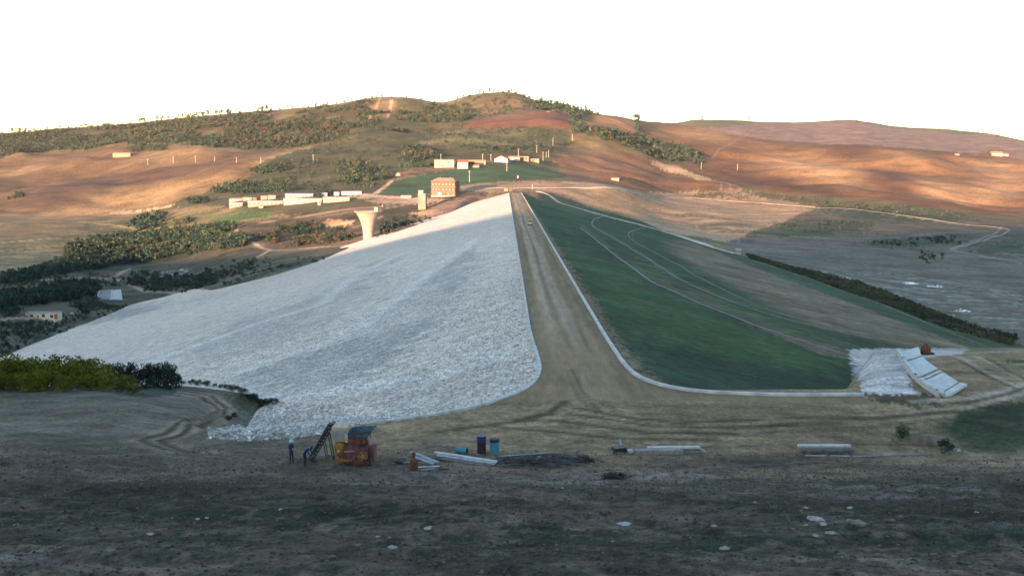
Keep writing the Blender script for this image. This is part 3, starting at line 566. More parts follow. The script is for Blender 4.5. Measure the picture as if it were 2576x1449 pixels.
def sweep(pts, wd, ht, z0=-.3):           # rectangular kerb swept along a 3-D polyline
    V = []; Fc = []
    for i, p in enumerate(pts):
        a = Vector(pts[max(i-1, 0)]); b = Vector(pts[min(i+1, len(pts)-1)]); t = (b-a); t.z = 0; t.normalize(); n = Vector((-t.y, t.x, 0)); q = Vector(p)
        for sx, z in ((-1, z0), (-1, ht), (1, ht), (1, z0)): V.append(q+n*sx*wd/2+Vector((0, 0, z)))
        if i: b0 = 4*i; Fc += [(b0-4+j, b0-4+(j+1) % 4, b0+(j+1) % 4, b0+j) for j in range(4)]
    Fc += [(0, 1, 2, 3), tuple(4*len(pts)-1-k for k in range(4))]; return V, Fc
def resample(P, step):
    out = [tuple(P[0])]
    for a, b in zip(P[:-1], P[1:]):
        L = math.hypot(b[0]-a[0], b[1]-a[1]); n = max(1, int(L/step))
        out += [(a[0]+(b[0]-a[0])*k/n, a[1]+(b[1]-a[1])*k/n) for k in range(1, n+1)]
    return out
M_KERB = mat('kerb_concrete', (.42,.42,.41), .85, .22, .9, .2)
V, Fc = sweep([(x-.1, y, 0) for x, y in resample(CL, 4) if x > -13], .36, .2); into(mesh_obj('kerb', V, Fc, M_KERB), dam)
V, Fc = sweep([(x+.15, y, 0) for x, y in resample(CR, 4)], .42, .3); into(mesh_obj('kerb', V, Fc, M_KERB), dam)
def ribbon(px, wd, m, name, parent=None, off=.18, step=3., thick=.5, fn=None, colr=None, plan=None):
    P = plan or [tuple(q) for q in to_plan(px, fn)]; P = resample(chaikin(P, 2), step); V = []; Fc = []
    for i, p in enumerate(P):
        a = P[max(i-1, 0)]; b = P[min(i+1, len(P)-1)]; t = Vector((b[0]-a[0], b[1]-a[1], 0)).normalized(); n = Vector((-t.y, t.x, 0)); c = Vector((p[0], p[1], 0))
        pts = [c+n*wd*k for k in (-.5, -.25, 0, .25, .5)]; zs = (fn or surf)(np.array([q.x for q in pts]), np.array([q.y for q in pts]))
        zz = [float(z)+off for z in zs]; V += [pts[0]+Vector((0, 0, zz[0]-thick))]+[q+Vector((0, 0, z)) for q, z in zip(pts, zz)]+[pts[4]+Vector((0, 0, zz[4]-thick))]
        if i: b0 = 7*i; Fc += [(b0-7+j, b0-6+j, b0+1+j, b0+j) for j in range(6)]
    V = np.array([tuple(v) for v in V]); o = mesh_obj(name, V, Fc, m, None, np.tile(np.array(colr or (1, 1, 1)), (len(V), 1)))
    if parent: into(o, parent)
    return o
M_DRAIN = mat('drain_concrete', (.15,.16,.165), .85, .2, 1, .1)
for px in ([(1461,575),(1529,628),(1599,680),(1639,711),(1680,727),(1777,772),(1858,802),(1911,824),(2020,860),(2125,893)],
           [(1530,540),(1501,549),(1487,559),(1493,573),(1534,595),(1594,630),(1655,668),(1704,701),(1745,721),(1834,758),(1911,784),(2050,822),(2190,852)],
           [(1627,571),(1586,581),(1578,595),(1594,607),(1651,638),(1716,672),(1761,701),(1858,749),(1920,775),(2020,805)]):
    ribbon(px, (.62 if px[0][0] == 1461 else .5) if px[0][0] != 1627 else .36, M_DRAIN, 'drain_channel', dam, off=.16, thick=.5)
o = ribbon([(1353,482),(1428,517),(1517,543),(1627,570),(1737,604),(1855,641)], 4.2, M_GROUND, 'toe_road', off=.3, colr=(.46,.41,.36)); tag(o, kind='structure'); o.name = 'road'
o = ribbon([(1870,648),(2000,690),(2150,742),(2300,800),(2400,842),(2500,880)], .8, M_GROUND, 'path', off=.22, colr=(.15,.15,.125), fn=slope_only); tag(o, kind='structure')
def track(px, wd, c, nm='dirt_track'): o = ribbon(px, wd, M_GROUND, nm, off=.2, thick=.6, fn=terr, colr=c); tag(o, kind='structure'); return o
track([(1120,482),(1200,477),(1290,474),(1400,472),(1500,475),(1580,481)], 3.2, (.48,.37,.27))
track([(2050,522),(2200,533),(2400,563),(2510,572),(2545,578),(2520,592),(2450,612),(2392,630)], 1.9, (.21,.185,.155))
track([(2392,630),(2470,645),(2576,663),(2700,685)], 1.8, (.22,.20,.18))
track([(1560,481),(1700,491),(1850,505),(2050,522)], 1.9, (.36,.27,.185))
# riprap stones
def rocks(n, pts_fn, smin, smax, name, parent=None, flat=.75, tint=(.66,.64,.61), m=M_ROCK, sink=.15):
    V = []; Fc = []; C = []; b = 0; p = pts_fn(n); zz = surf(p[:, 0], p[:, 1]); n = len(p)
    for i in range(n):
        s = smin+(smax-smin)*rng.random()**2.2; q = ICO1*(s*rng.uniform(.6, 1.15, 3)*np.array([1, 1, flat]))*rng.uniform(.75, 1.2, (len(ICO1), 1)); a = rng.uniform(0, 6.28); c, s_ = math.cos(a), math.sin(a)
        q = q @ np.array([[c, s_, 0], [-s_, c, 0], [0, 0, 1]])+np.array([p[i, 0], p[i, 1], zz[i]+s*sink]); V.append(q); Fc.append(ICOF1+b); b += len(ICO1); t = rng.uniform(.6, 1.25); C.append(np.tile(np.array(tint)*t, (len(ICO1), 1)))
    return mesh_obj(name, np.concatenate(V), np.concatenate(Fc), m, parent, np.concatenate(C))
def near_face(n):
    y = CLY[0]+(rng.random(n*2)**1.9)*120; d = rng.random(n*2)**1.3*60; x = clx(y)-d-.4; k = (zup(x, y) > terr(x, y)+.02) & (polydist(CL, x, y) > .45); return np.stack([x, y], 1)[k][:n]
into(rocks(16000, near_face, .05, .18, 'loose_stones'), dam).__setitem__('kind', 'stuff')
def sample_poly(px, n, fn=None):
    P_ = to_plan(px, fn); out = []; x0, y0 = P_.min(0); x1, y1 = P_.max(0); tot = 0
    while tot < n:
        q = rng.uniform((x0, y0), (x1, y1), (max(n*2, 200), 2)); q = q[inpoly(P_, q[:, 0], q[:, 1])]; out.append(q); tot += len(q)
    return np.concatenate(out)[:n]
into(rocks(2600, lambda n: sample_poly([(525,1103),(545,1090),(660,1015),(700,1010),(900,1030),(830,1072),(700,1086)], n), .08, .30, 'edge_stones'), dam).__setitem__('kind', 'stuff')
def spit(n):
    q = sample_poly([(522,1103),(540,1086),(600,1072),(720,1066),(860,1058),(985,1052),(900,1072),(845,1086),(780,1099),(700,1107),(600,1110)], n); return q
P_S = spit(9000); EDGE = [tuple(q) for q in to_plan([(522,1103),(600,1110),(700,1107),(780,1099),(845,1086),(900,1072),(985,1052)])]
e_ = np.clip(polydist(EDGE, P_S[:, 0], P_S[:, 1])/1.0, 0, 1)*.3; _sf = surf
surf = lambda X, Y: _sf(X, Y)+e_
into(rocks(9000, lambda n: P_S, .05, .2, 'spit_stones'), dam).__setitem__('kind', 'stuff'); surf = _sf
o = rocks(3500, lambda n: sample_poly(patch, n), .03, .09, 'white_gravel', tint=(.5,.465,.455)); tag(o, 'apron of loose white stones between the green slope and the concrete chute', 'gravel', kind='stuff')
#PART3
# ================================================================== VEGETATION
def leaves(n, rx, rz, zc, size, clumps, seed, tint, hollow=.35):
    g = np.random.default_rng(seed); cc = []
    for k in range(clumps):
        t = g.uniform(0, 2*math.pi); ph = g.uniform(-.9, 1.0); r = g.uniform(.3, .72)
        cc.append((math.cos(t)*r*rx*math.cos(ph*.9), math.sin(t)*r*rx*math.cos(ph*.9), zc+ph*rz*.62, g.uniform(.32, .55), g.uniform(.62, 1.4)))
    V = []; Fc = []; C = []
    for i in range(n):
        c = cc[i % clumps]; d = g.normal(size=3); d /= np.linalg.norm(d); r = g.uniform(hollow, 1)**.5
        p = np.array(c[:3])+d*r*c[3]*np.array((rx, rx, rz)); a = g.normal(size=3); a /= np.linalg.norm(a); b = np.cross(a, g.normal(size=3)); b /= np.linalg.norm(b)+1e-6; sz = size*g.uniform(.6, 1.4)
        k = len(V); V += [p-a*sz-b*sz*.3, p+b*sz*.7-a*sz*.2, p+a*sz+b*sz*.2, p-b*sz*.7+a*sz*.1]; Fc.append((k, k+1, k+2, k+3)); t = c[4]*g.uniform(.75, 1.25); C += [np.array(tint)*t]*4
    return np.array(V), np.array(Fc), np.array(C)
def trunk_mb(h, r, rx, seed, limbs=4):
    g = random.Random(int(seed)); mb = MB(); mb.tube((0, 0, -.6), (g.uniform(-.1, .1)*h*.3, 0, h*.55), r, r*.55, 7); 
    for k in range(limbs):
        t = g.uniform(0, 6.28); mb.tube((0, 0, h*g.uniform(.3, .5)), (math.cos(t)*rx*.55, math.sin(t)*rx*.55, h*g.uniform(.6, .85)), r*.4, r*.12, 5)
    return mb
GR = (.024, .044, .030); DG = (.014, .030, .025); OL = (.036, .043, .026); RU = (.046, .032, .024)
# unit trees (height 1), baked many times into one wood or copied as single trees
UNIT = []
for k, (rx, zc, rz, n) in enumerate([(.42,.60,.38,70),(.55,.52,.42,80),(.38,.58,.40,60),(.62,.50,.44,80),(.48,.48,.46,70)]):
    V, Fc, C = leaves(n, rx, rz, zc, .10, 7, 100+k, (1, 1, 1)); UNIT.append((V, Fc, C))
CAND = []                                 # x, y, z, height, width factor, tint, label, group
def scatter(px, n, h, tints, label, group, mask=None, fn=None, flat=1.0):
    q = sample_poly(px, n*(3 if mask else 1), fn)
    if mask:
        v = fbm(q[:, 0]/mask[0], q[:, 1]/mask[0], mask[2] if len(mask) > 2 else 5, 3); q = q[v > mask[1]][:n]
    z = surf(q[:, 0], q[:, 1])
    for (x, y), zz in zip(q, z):
        t = np.array(tints[rng.integers(len(tints))])*rng.uniform(.75, 1.3); CAND.append((x, y, float(zz), rng.uniform(*h), flat*rng.uniform(.8, 1.25), t, label, group))
WOODG = 'trees of the wood on the left ridge'
MIX = [GR, DG, DG, OL, RU, GR, DG]
scatter([(-60,345),(200,325),(400,308),(600,290),(800,272),(930,254),(940,290),(860,345),(800,362),(700,375),(540,372),(420,364),(300,361),(130,378),(0,402),(-60,410)], 4600, (4, 8.5), MIX, 'small rounded tree in the mixed wood on the left ridge', WOODG, (60, .40))
scatter([(0,350),(180,340),(420,340),(560,350),(540,372),(420,364),(300,361),(130,378),(0,400)], 900, (4, 9), [DG, GR, DG], 'small rounded tree in the mixed wood on the left ridge', WOODG)
scatter([(560,320),(860,300),(860,345),(800,362),(700,372),(560,368)], 600, (5, 9), [RU, OL, DG, DG, GR], 'small rounded tree in the mixed wood on the left ridge', WOODG)
scatter([(310,377),(360,366),(425,366),(420,378),(330,384)], 90, (4, 7), [DG, GR], 'low tree of the oval thicket above the ruined barn on the brown hill', 'thicket above the ruined barn')
scatter([(930,262),(1030,252),(1100,264),(1180,262),(1200,285),(1160,320),(1080,322),(960,335),(870,345)], 650, (5, 9), MIX, 'small tree scattered on the dark saddle left of the peak', 'trees of the saddle below the skyline', (45, .46))
scatter([(1170,300),(1190,250),(1220,240),(1300,240),(1400,270),(1330,280),(1200,300)], 120, (4, 7), [GR, OL, DG], 'small dark tree on the grassy slopes of the peak', 'trees on the peak')
scatter([(1320,262),(1350,255),(1430,270),(1520,292),(1430,284),(1350,278)], 160, (5, 9), [GR, DG], 'small dark tree on the right shoulder of the peak', 'trees on the shoulder of the peak')
scatter([(1428,282),(1462,290),(1450,310),(1480,328),(1540,332),(1600,345),(1650,352),(1720,370),(1775,395),(1760,415),(1690,408),(1600,380),(1540,362),(1440,335)], 420, (6, 11), [DG, GR, DG, OL], 'dark green tree in the belt running down between the orange fields', 'tree belt between the orange fields', (30, .36))
scatter([(1205,385),(1180,372),(1240,372),(1320,362),(1380,358),(1330,378)], 40, (4, 7), [GR, DG], 'lone small tree on the olive slope above the farm', 'scattered trees above the farm')
scatter([(1010,380),(1070,375),(1095,390),(1100,402),(1050,402),(1012,398)], 60, (7, 11), [DG, DG, RU], 'dark tree in the clump left of the farm', 'clump of trees left of the farm')
scatter([(1000,395),(1090,398),(1100,412),(1040,425),(1000,420)], 26, (5, 8), [DG, GR], 'dark tree in the clump left of the farm', 'clump of trees left of the farm')
scatter([(840,410),(900,405),(980,440),(960,470),(900,478),(860,455)], 110, (5, 9), [DG, GR, OL], 'green tree in the hollow above the white hut rows', 'trees in the hollow above the huts', (25, .42))
scatter([(620,430),(700,412),(740,418),(720,432),(650,438)], 90, (5, 8), [DG, GR], 'dark tree of the low belt along the edge of the brown hill', 'belt at the edge of the brown hill')
scatter([(515,482),(600,462),(700,465),(750,470),(740,485),(640,488),(560,490)], 120, (5, 8), [DG, GR, DG], 'dark tree of the thicket behind the white huts', 'thicket behind the huts')
scatter([(455,508),(500,500),(530,504),(510,515),(470,516)], 26, (5, 8), [DG], 'dark tree of the small clump left of the huts', 'clump left of the huts')
scatter([(320,575),(350,545),(410,540),(425,550),(400,575),(350,582)], 60, (6, 9), [DG, GR, DG], 'dark tree of the copse in the sunny meadow', 'copse in the sunny meadow')
scatter([(430,560),(500,545),(490,560),(440,575)], 16, (4, 6), [DG, OL], 'low bush by the path beside the copse', 'bushes beside the copse')
scatter([(10,495),(60,488),(65,498),(20,506)], 12, (5, 7), [DG, GR], 'bush alone low on the brown hill at the left edge', 'bushes low on the brown hill')
BELT = [(170,650),(160,628),(200,608),(300,592),(420,580),(560,566),(600,575),(560,590),(420,606),(300,622),(220,642)]
scatter(BELT, 950, (3.6, 6.4), [GR, DG, DG, OL, GR], 'tree of the sunlit belt between the meadow and the valley', 'sunlit belt in the valley')
scatter([(0,700),(60,690),(170,655),(300,632),(460,610),(600,592),(640,605),(600,628),(460,640),(300,665),(160,690),(0,722)], 1000, (3.5, 6.5), [DG, GR, DG, OL], 'dark tree of the shaded belt below the sunlit one', 'shaded belt in the valley')
scatter([(300,705),(330,690),(420,690),(520,690),(560,700),(540,715),(440,728),(340,724)], 150, (3, 6), [DG, GR], 'low dark bush of the thicket above the white dam face', 'thicket above the dam face', (14, .4))
scatter([(0,720),(240,690),(600,655),(860,640),(760,668),(560,728),(420,745),(340,722),(200,705),(0,740)], 420, (1.2, 3.2), [DG, GR, OL], 'low shrub scattered over the shaded valley floor', 'shrubs on the valley floor', (18, .45))
scatter([(0,820),(160,800),(240,760),(330,768),(230,812),(100,858),(0,900)], 160, (1.2, 3), [DG, GR, OL], 'low shrub scattered over the shaded valley floor', 'shrubs on the valley floor', (14, .42))
scatter([(-60,762),(60,742),(240,716),(255,728),(235,752),(120,765),(0,785),(-60,790)], 330, (4, 7), [DG, DG, GR], 'dark tree of the shaded wood behind the small white house', 'wood behind the small house')
scatter([(-60,812),(60,816),(170,811),(200,804),(140,830),(60,850),(-60,870)], 130, (1.5, 2.8), [DG, GR, OL], 'dark bush below the small white house', 'bushes below the small house')
scatter([(0,788),(50,786),(60,796),(0,802)], 12, (3, 5), [DG], 'dark bush left of the small white house', 'bushes left of the small house')
scatter([(180,775),(240,755),(250,770),(215,800),(190,800)], 22, (3, 5), [DG, GR], 'dark bush between the small house and the concrete outlet', 'bushes by the concrete outlet')
scatter([(640,595),(760,560),(860,572),(900,600),(820,618),(700,622)], 210, (2.5, 5), [OL, RU, DG, OL], 'russet bush on the scrubby bank left of the funnel tower', 'scrub left of the funnel tower', (14, .45))
scatter([(700,575),(800,565),(830,580),(760,595),(700,590)], 50, (4, 6), [DG], 'russet bush on the scrubby bank left of the funnel tower', 'scrub left of the funnel tower')
scatter([(960,580),(1040,545),(1110,545),(1030,572),(960,598)], 60, (2, 4), [OL, RU, DG], 'low bush on the bank right of the funnel tower', 'scrub right of the funnel tower')
scatter([(1960,565),(2100,555),(2200,565),(2160,580),(1980,582)], 120, (1.5, 3), [DG], 'low dark bush in the shaded valley on the right', 'scrub in the right valley', (16, .4))
scatter([(2170,612),(2420,595),(2430,612),(2300,622)], 90, (1.5, 3), [DG], 'low dark bush in the shaded valley on the right', 'scrub in the right valley', (16, .4))
scatter([(1850,476),(2200,512),(2480,548),(2300,548),(2000,505)], 170, (2, 4), [DG, OL], 'low bush along the foot of the orange slope', 'scrub at the foot of the orange slope', (22, .42))
scatter([(1599,306),(1608,306),(1612,342),(1603,342)], 40, (5, 9), [DG], 'dark tree of the narrow row running down from the skyline trees', 'narrow tree row below the skyline')
scatter([(950,560),(1035,540),(1020,570),(950,602)], 70, (2.5, 4.5), [DG], 'added dark bush standing in for shade in the hollow right of the funnel tower', 'bushes added to darken the hollow by the funnel tower')  # bushes added to stand in for the dark of the steep hollow
scatter([(2300,640),(2340,632),(2390,650),(2330,665)], 30, (1.5, 3), [DG, OL], 'bush on the rocky knoll in the right valley', 'bushes on the rocky knoll')
scatter([(2484,384),(2492,382),(2492,392),(2482,392)], 4, (6, 9), [DG], 'dark tree beside the far farmhouse on the right', 'trees beside the far farmhouse')
for pts, n_, l_, g_, c_ in (([(790,480),(800,470),(812,496),(800,500)], 5, 'dark green tree between the blue-roofed huts', 'trees between the huts', DG), ([(826,482),(836,482),(838,498),(826,498)], 4, 'dark green tree between the blue-roofed huts', 'trees between the huts', DG),
        ([(1120,412),(1138,412),(1138,424),(1120,424)], 3, 'tree in front of the long beige farm building', 'trees in front of the farm', DG), ([(1142,405),(1150,405),(1150,425),(1142,425)], 3, 'tree beside the red-roofed white farmhouse', 'trees beside the farmhouse', DG), ([(1178,418),(1195,416),(1196,424),(1180,425)], 4, 'tree beside the red-roofed white farmhouse', 'trees beside the farmhouse', DG)):
    scatter(pts, n_, (5, 7), [c_], l_, g_)
scatter([(700,372),(870,345),(960,335),(1080,325),(1160,322),(1230,325),(1350,322),(1440,340),(1430,380),(1380,395),(1240,390),(1100,380),(1000,395),(930,400),(820,400),(640,430),(780,395)], 620, (2, 5), [GR, DG, OL], 'low shrub on the grey-green slope above the camp and farm', 'shrubs on the central slope', (40, .44))
scatter([(640,432),(800,405),(980,420),(960,452),(900,470),(780,470),(640,464)], 260, (2, 5), [GR, DG, OL], 'low shrub on the grey-green slope above the camp and farm', 'shrubs on the central slope', (30, .45))
# skyline trees, one by one
SKY = [(30,10),(48,13),(66,8),(84,7),(118,7),(150,6),(172,6),(205,7),(216,8),(262,8),(273,9),(300,7),(330,7),(352,12),(362,10),(396,10),(408,11),(424,8),(448,9),(460,11),(472,12),(484,12),(497,11),(510,12),(522,12),(545,11),(553,12),(571,12),(580,13),(604,9),(652,11),(662,13),(670,12),(682,6),(702,7),(723,9),(735,8),(760,6),(775,6),(795,8),(815,8),(823,8),(845,7),(866,8),(884,7),(935,8),(948,7),(960,9),(985,5),(1022,6),(1060,6),(1095,6),(1150,7),(1166,7),(1182,8),(1206,11),(1216,7),(1232,10),(1240,7),(1255,7),(1264,8),(1279,10),(1288,9),(1300,9),(1318,10),(1332,10),(1352,8),(1362,9),(1378,8),(1386,8),(1402,8),(1418,9),(1430,9),(1442,8),(1472,11),(1484,8),(1500,7),(1598,15),(1606,13),(1766,9),(1883,9),(1902,6),(1981,4),(2156,6),(2358,4),(2458,6),(2509,6)]
def skyrow(u): return float(np.interp(u, [r[0] for r in [(0,336),(200,318),(400,302),(600,284),(800,266),(960,245),(1030,247),(1110,259),(1180,242),(1230,233),(1290,232),(1340,248),(1420,265),(1520,292),(1600,302),(1690,312),(1760,303),(1850,303),(1960,309),(2060,308),(2130,304),(2200,312),(2260,322),(2400,331),(2480,339),(2576,355)]], [336,318,302,284,266,245,247,259,242,233,232,248,265,292,302,312,303,303,309,308,304,312,322,331,339,355]))
ORD = ['','second','third','fourth','fifth','sixth','seventh','eighth','ninth','tenth','eleventh','twelfth','thirteenth','fourteenth','fifteenth','sixteenth','seventeenth','eighteenth','nineteenth','twentieth','twenty-first','twenty-second','twenty-third','twenty-fourth','twenty-fifth','twenty-sixth','twenty-seventh','twenty-eighth','twenty-ninth','thirtieth']
def ordl(i, end='left'): return ('%smost' % end) if i == 0 else '%s from the %s' % (ORD[i], end)
SKYT = []
seg = [('skyline at the far left', 0, 300), ('skyline above the wood on the left ridge', 300, 640), ('skyline before the saddle', 640, 1130), ('crown of the central peak', 1130, 1345), ('shoulder right of the peak', 1345, 1620), ('skyline of the far mauve hills', 1620, 2600)]
cnt = {}
for u, hp in SKY:
    p = hit(u, skyrow(u)+1.5)
    for nm_, a_, b_ in seg:
        if a_ <= u < b_: break
    i_ = cnt.get(nm_, 0); cnt[nm_] = i_+1
    SKYT.append((p.x, p.y, p.z+.2, hp/F*p.y*1.35, 1.0, np.array([GR, DG][(u*7) % 2]), '%s tree on the %s' % (ordl(i_), nm_), 'trees along the skyline', u))
def put_tree(c, nm='tree'):
    k = int(rng.integers(len(UNIT))); V, Fc, C = UNIT[k]; me = bpy.data.meshes.get('crown_%d' % k)
    t_ = 0 if c[5][1] > c[5][0]*1.25 else (1 if c[5][1] > c[5][0]*.85 else 2)
    key = 'unit_%d_%d' % (k, t_); me = bpy.data.meshes.get(key)
    if me is None:
        tr = trunk_mb(1, .035, .5, k, 4); tint = np.array([(.019,.037,.027), (.034,.040,.026), (.045,.032,.024)][t_]); V2 = np.concatenate([V, np.array(tr.v)]); b = len(V)
        o = mesh_obj(key, V2, [tuple(int(i) for i in f) for f in Fc]+[tuple(b+i for i in f) for f in tr.f], M_LEAF, None, np.concatenate([C*tint, np.tile((.07,.055,.04), (len(tr.v), 1))])); me = o.data; me.name = key; bpy.data.objects.remove(o)
    o = bpy.data.objects.new(nm, me); col.objects.link(o); o.location = (c[0], c[1], c[2]-.1*c[3]); s = c[3]; o.scale = (s*c[4], s*c[4], s); o.rotation_euler = (0, 0, rng.uniform(0, 6.28)); return o
for c in SKYT: tag(put_tree(c), c[6], 'tree', c[7])
CAND.sort(key=lambda c: -c[3]/c[1])
NIND = 285-len(SKYT)
for c in CAND[:NIND]: tag(put_tree(c), c[6], 'tree', c[7])
V = []; Fc = []; C = []; b = 0
for c in CAND[NIND:]:
    V0, F0, C0 = UNIT[rng.integers(len(UNIT))]; q = V0*np.array((c[3]*c[4], c[3]*c[4], c[3])); a = rng.uniform(0, 6.28); cs, sn = math.cos(a), math.sin(a)
    st = 1 if c[1] < 900 else 2; F1 = F0[::st]; idx = F1.ravel(); q = (q @ np.array([[cs, sn, 0], [-sn, cs, 0], [0, 0, 1]]))
    if st == 2: q = q.reshape(-1, 4, 3); m0 = q.mean(1, keepdims=True); q = ((q-m0)*1.45+m0).reshape(-1, 3)
    V.append(q[idx]+np.array([c[0], c[1], c[2]-.12*c[3]])); Fc.append(np.arange(len(idx)).reshape(-1, 4)+b); C.append(C0[idx]*c[5]); b += len(idx)
o = mesh_obj('woodland', np.concatenate(V), np.concatenate(Fc), M_LEAF, None, np.concatenate(C)); tag(o, 'mixed green and rust woods, tree belts and scrub spread over the hills and valley', 'woodland', kind='stuff')
print('trees', len(CAND), 'faces', b//4)
# near bushes: crown and stems
def bush_proto(seed, tint, n=1100, rx=.62):
    r = empty('bush'); V, Fc, C = leaves(n, rx, .48, .5, .036, 13, seed, tint, .2); mesh_obj('foliage', V, Fc, M_LEAF, r, C)
    mb = MB(); g = random.Random(seed)
    for k in range(6): t = g.uniform(0, 6.28); mb.tube((0, 0, -.15), (math.cos(t)*.3, math.sin(t)*.3, .7), .016, .006, 5)
    mb.build('stem', M_BARK, r); return r
def copy_tree(o, parent=None):
    c = o.copy(); col.objects.link(c)
    if parent: c.parent = parent
    for ch in o.children: copy_tree(ch, c)
    return c
YG = (.088, .094, .010); BG = (.022, .038, .028)
protoY = [bush_proto(s, YG) for s in (1, 2)]; protoD = [bush_proto(s, BG, 1000, .55) for s in (3, 4)]; usedp = set()
def place(proto, x, y, h, wf, label, group, z=None):
    o = proto if proto.name not in usedp else copy_tree(proto); usedp.add(proto.name)
    o.location = (x, y, (gz(x, y) if z is None else z)-.05*h); o.scale = (h*wf, h*wf, h); o.rotation_euler = (0, 0, rng.uniform(0, 6.28)); tag(o, label, 'bush', group); return o
k = 0
for v, us, hp in ((1004, range(-30, 350, 24), 50), (1000, range(-20, 330, 26), 66), (994, range(-36, 250, 30), 78)):
    for u in us:
        uu = u+rng.uniform(-8, 8); Y = 106+(1006-v)*1.1+rng.uniform(-1, 1); a, m = ray(uu, v); x = a*Y; h = hp*(1-.45*max(0, (uu-120)/230.))*rng.uniform(.85, 1.15)/F*Y*1.15
        place(protoY[k % 2], x, Y, h, rng.uniform(.8, 1.1), 'yellow-green bush of the bright thicket below the left end of the white face', 'yellow-green thicket bushes'); k += 1
for u, vt, hp, Y in ((-20,905,80,126),(20,903,85,127),(48,900,90,125),(82,898,95,127),(112,915,70,126),(150,918,60,128),(165,925,60,127),(196,898,70,130),(214,896,72,131),(238,905,62,130),(262,910,60,133),(290,908,60,131),(315,912,58,134),(338,905,66,132),(362,908,62,135),(385,905,66,134),(405,904,70,136),(424,912,62,137),(436,925,50,138),(180,945,50,124),(250,940,50,125),(330,935,60,127),(380,940,60,128),(415,950,50,131),(300,955,50,122),(360,965,40,121),(425,965,40,130)):
    a, m = ray(u, vt); x = a*Y; zt = CZ+m*Y; h = max(zt-(gz(x, Y)-.3), 1.2); 
    h = min(h, 6.0)
    place(protoD[k % 2], x, Y, h, rng.uniform(.55, .8), 'dark blue-green bush behind the yellow-green thicket, against the white dam face', 'dark bushes behind the bright thicket', zt-h*.97); k += 1
for (u, v, hp, l_) in ((640,1012,26,'low scrub bush at the inner corner of the rock face above the track bend'),(672,1018,20,'small dark bush on the rim of the white stones right of the track'),(600,985,18,'low bush on the rim between the track gully and the white face'),(520,972,20,'dark low bush where the track gully meets the white face'),(2382,1138,40,'dark weedy bush at the lower corner of the green bank'),(2270,1100,36,'dry dark bush on the dirt mound left of the green bank'),(1560,1196,9,'dark low weed on the bare slope below the concrete blocks')):
    p = hit(u, v); h = hp/F*p.y; place(protoD[k % 2], p.x, p.y, h, 1.1, l_, None, p.z); k += 1
for (u, v) in [(462,966),(482,968),(500,970),(540,974),(556,976),(572,980),(586,983),(612,992),(624,1000),(634,1005),(650,1014),(662,1020),(655,1024),(688,1018),(575,1058),(590,1050)]:
    p = hit(u, v); h = rng.uniform(9, 22)/F*p.y; place(protoD[k % 2], p.x, p.y, h, 1.3, 'dark scrub tuft on the rim between the muddy track bend and the white rock face', 'scrub tufts on the rim', p.z); k += 1
# hedge bank along the downstream toe
V = []; Fc = []; C = []
def along(px, n): P_ = resample([tuple(q) for q in to_plan(px, slope_only)], 1.0); return [P_[int(i)] for i in np.linspace(0, len(P_)-1, n)]
top = along([(1872,641),(2000,677),(2200,728),(2400,795),(2570,852)], 1500); bot = along([(1885,650),(2010,690),(2250,775),(2400,832),(2548,872)], 1500)
for i in range(14000):
    j = rng.integers(1500); t = rng.random()*.6; x = top[j][0]*t+bot[j][0]*(1-t); y = top[j][1]*t+bot[j][1]*(1-t); hgt = rng.random()*.9*(4*t*(1-t))**.5*(.6+.6*vnoise(j*.02, 3))
    p = np.array([x, y, 0]); V.append((x, y, hgt))
q = np.array(V); q[:, 2] += surf(q[:, 0], q[:, 1])+.1; n = len(q); a = rng.normal(size=(n, 3)); a /= np.linalg.norm(a, axis=1)[:, None]; b_ = np.cross(a, rng.normal(size=(n, 3))); b_ /= np.linalg.norm(b_, axis=1)[:, None]; sz = rng.uniform(.4, .8, (n, 1))
VV = np.stack([q-a*sz, q+b_*sz*.6, q+a*sz, q-b_*sz*.6], 1).reshape(-1, 3); cl_ = (np.array([[.026,.038,.024]])*(1-(fbm(q[:, 0]*.15, q[:, 1]*.15, 3, 3)[:, None] > .5)*.0)+(fbm(q[:, 0]*.1, q[:, 1]*.1, 8, 3)[:, None] > .52)*np.array([[.028,.016,.010]]))*rng.uniform(.7, 1.3, (n, 1))
o = mesh_obj('hedge', VV, np.arange(n*4).reshape(-1, 4), M_LEAF, None, np.repeat(cl_, 4, 0)); tag(o, 'long dark scrubby hedge along the bank at the foot of the grass slope', 'hedge')
# low weeds on the near slope and rough grass on the platform edge
def tufts(n, reg, hmin, hmax, name, label, tints):
    q = reg(n); n = len(q); z = surf(q[:, 0], q[:, 1]); B = 5; V = []; C = []
    base = np.concatenate([q, z[:, None]], 1); base = np.repeat(base, B, 0); m = len(base); t = rng.uniform(0, 6.28, m); h = rng.uniform(hmin, hmax, m); l = rng.uniform(.3, 1.3, m)*h
    off = rng.normal(size=(m, 2))*.05*hmax/.12; base[:, :2] += off; wv_ = h*.16; dx_ = np.cos(t); dy_ = np.sin(t)
    p0 = base+np.stack([-dy_*wv_, dx_*wv_, -.02+0*h], 1); p1 = base+np.stack([dy_*wv_, -dx_*wv_, -.02+0*h], 1); p2 = base+np.stack([dx_*l, dy_*l, h], 1)
    tt = np.array(tints)[rng.integers(len(tints), size=n)]*rng.uniform(.6, 1.5, (n, 1)); cc = np.repeat(np.repeat(tt, B, 0), 3, 0)
    o = mesh_obj(name, np.stack([p0, p1, p2], 1).reshape(-1, 3), np.arange(m*3).reshape(-1, 3), M_LEAF, None, cc); tag(o, label, 'grass', kind='stuff'); return o
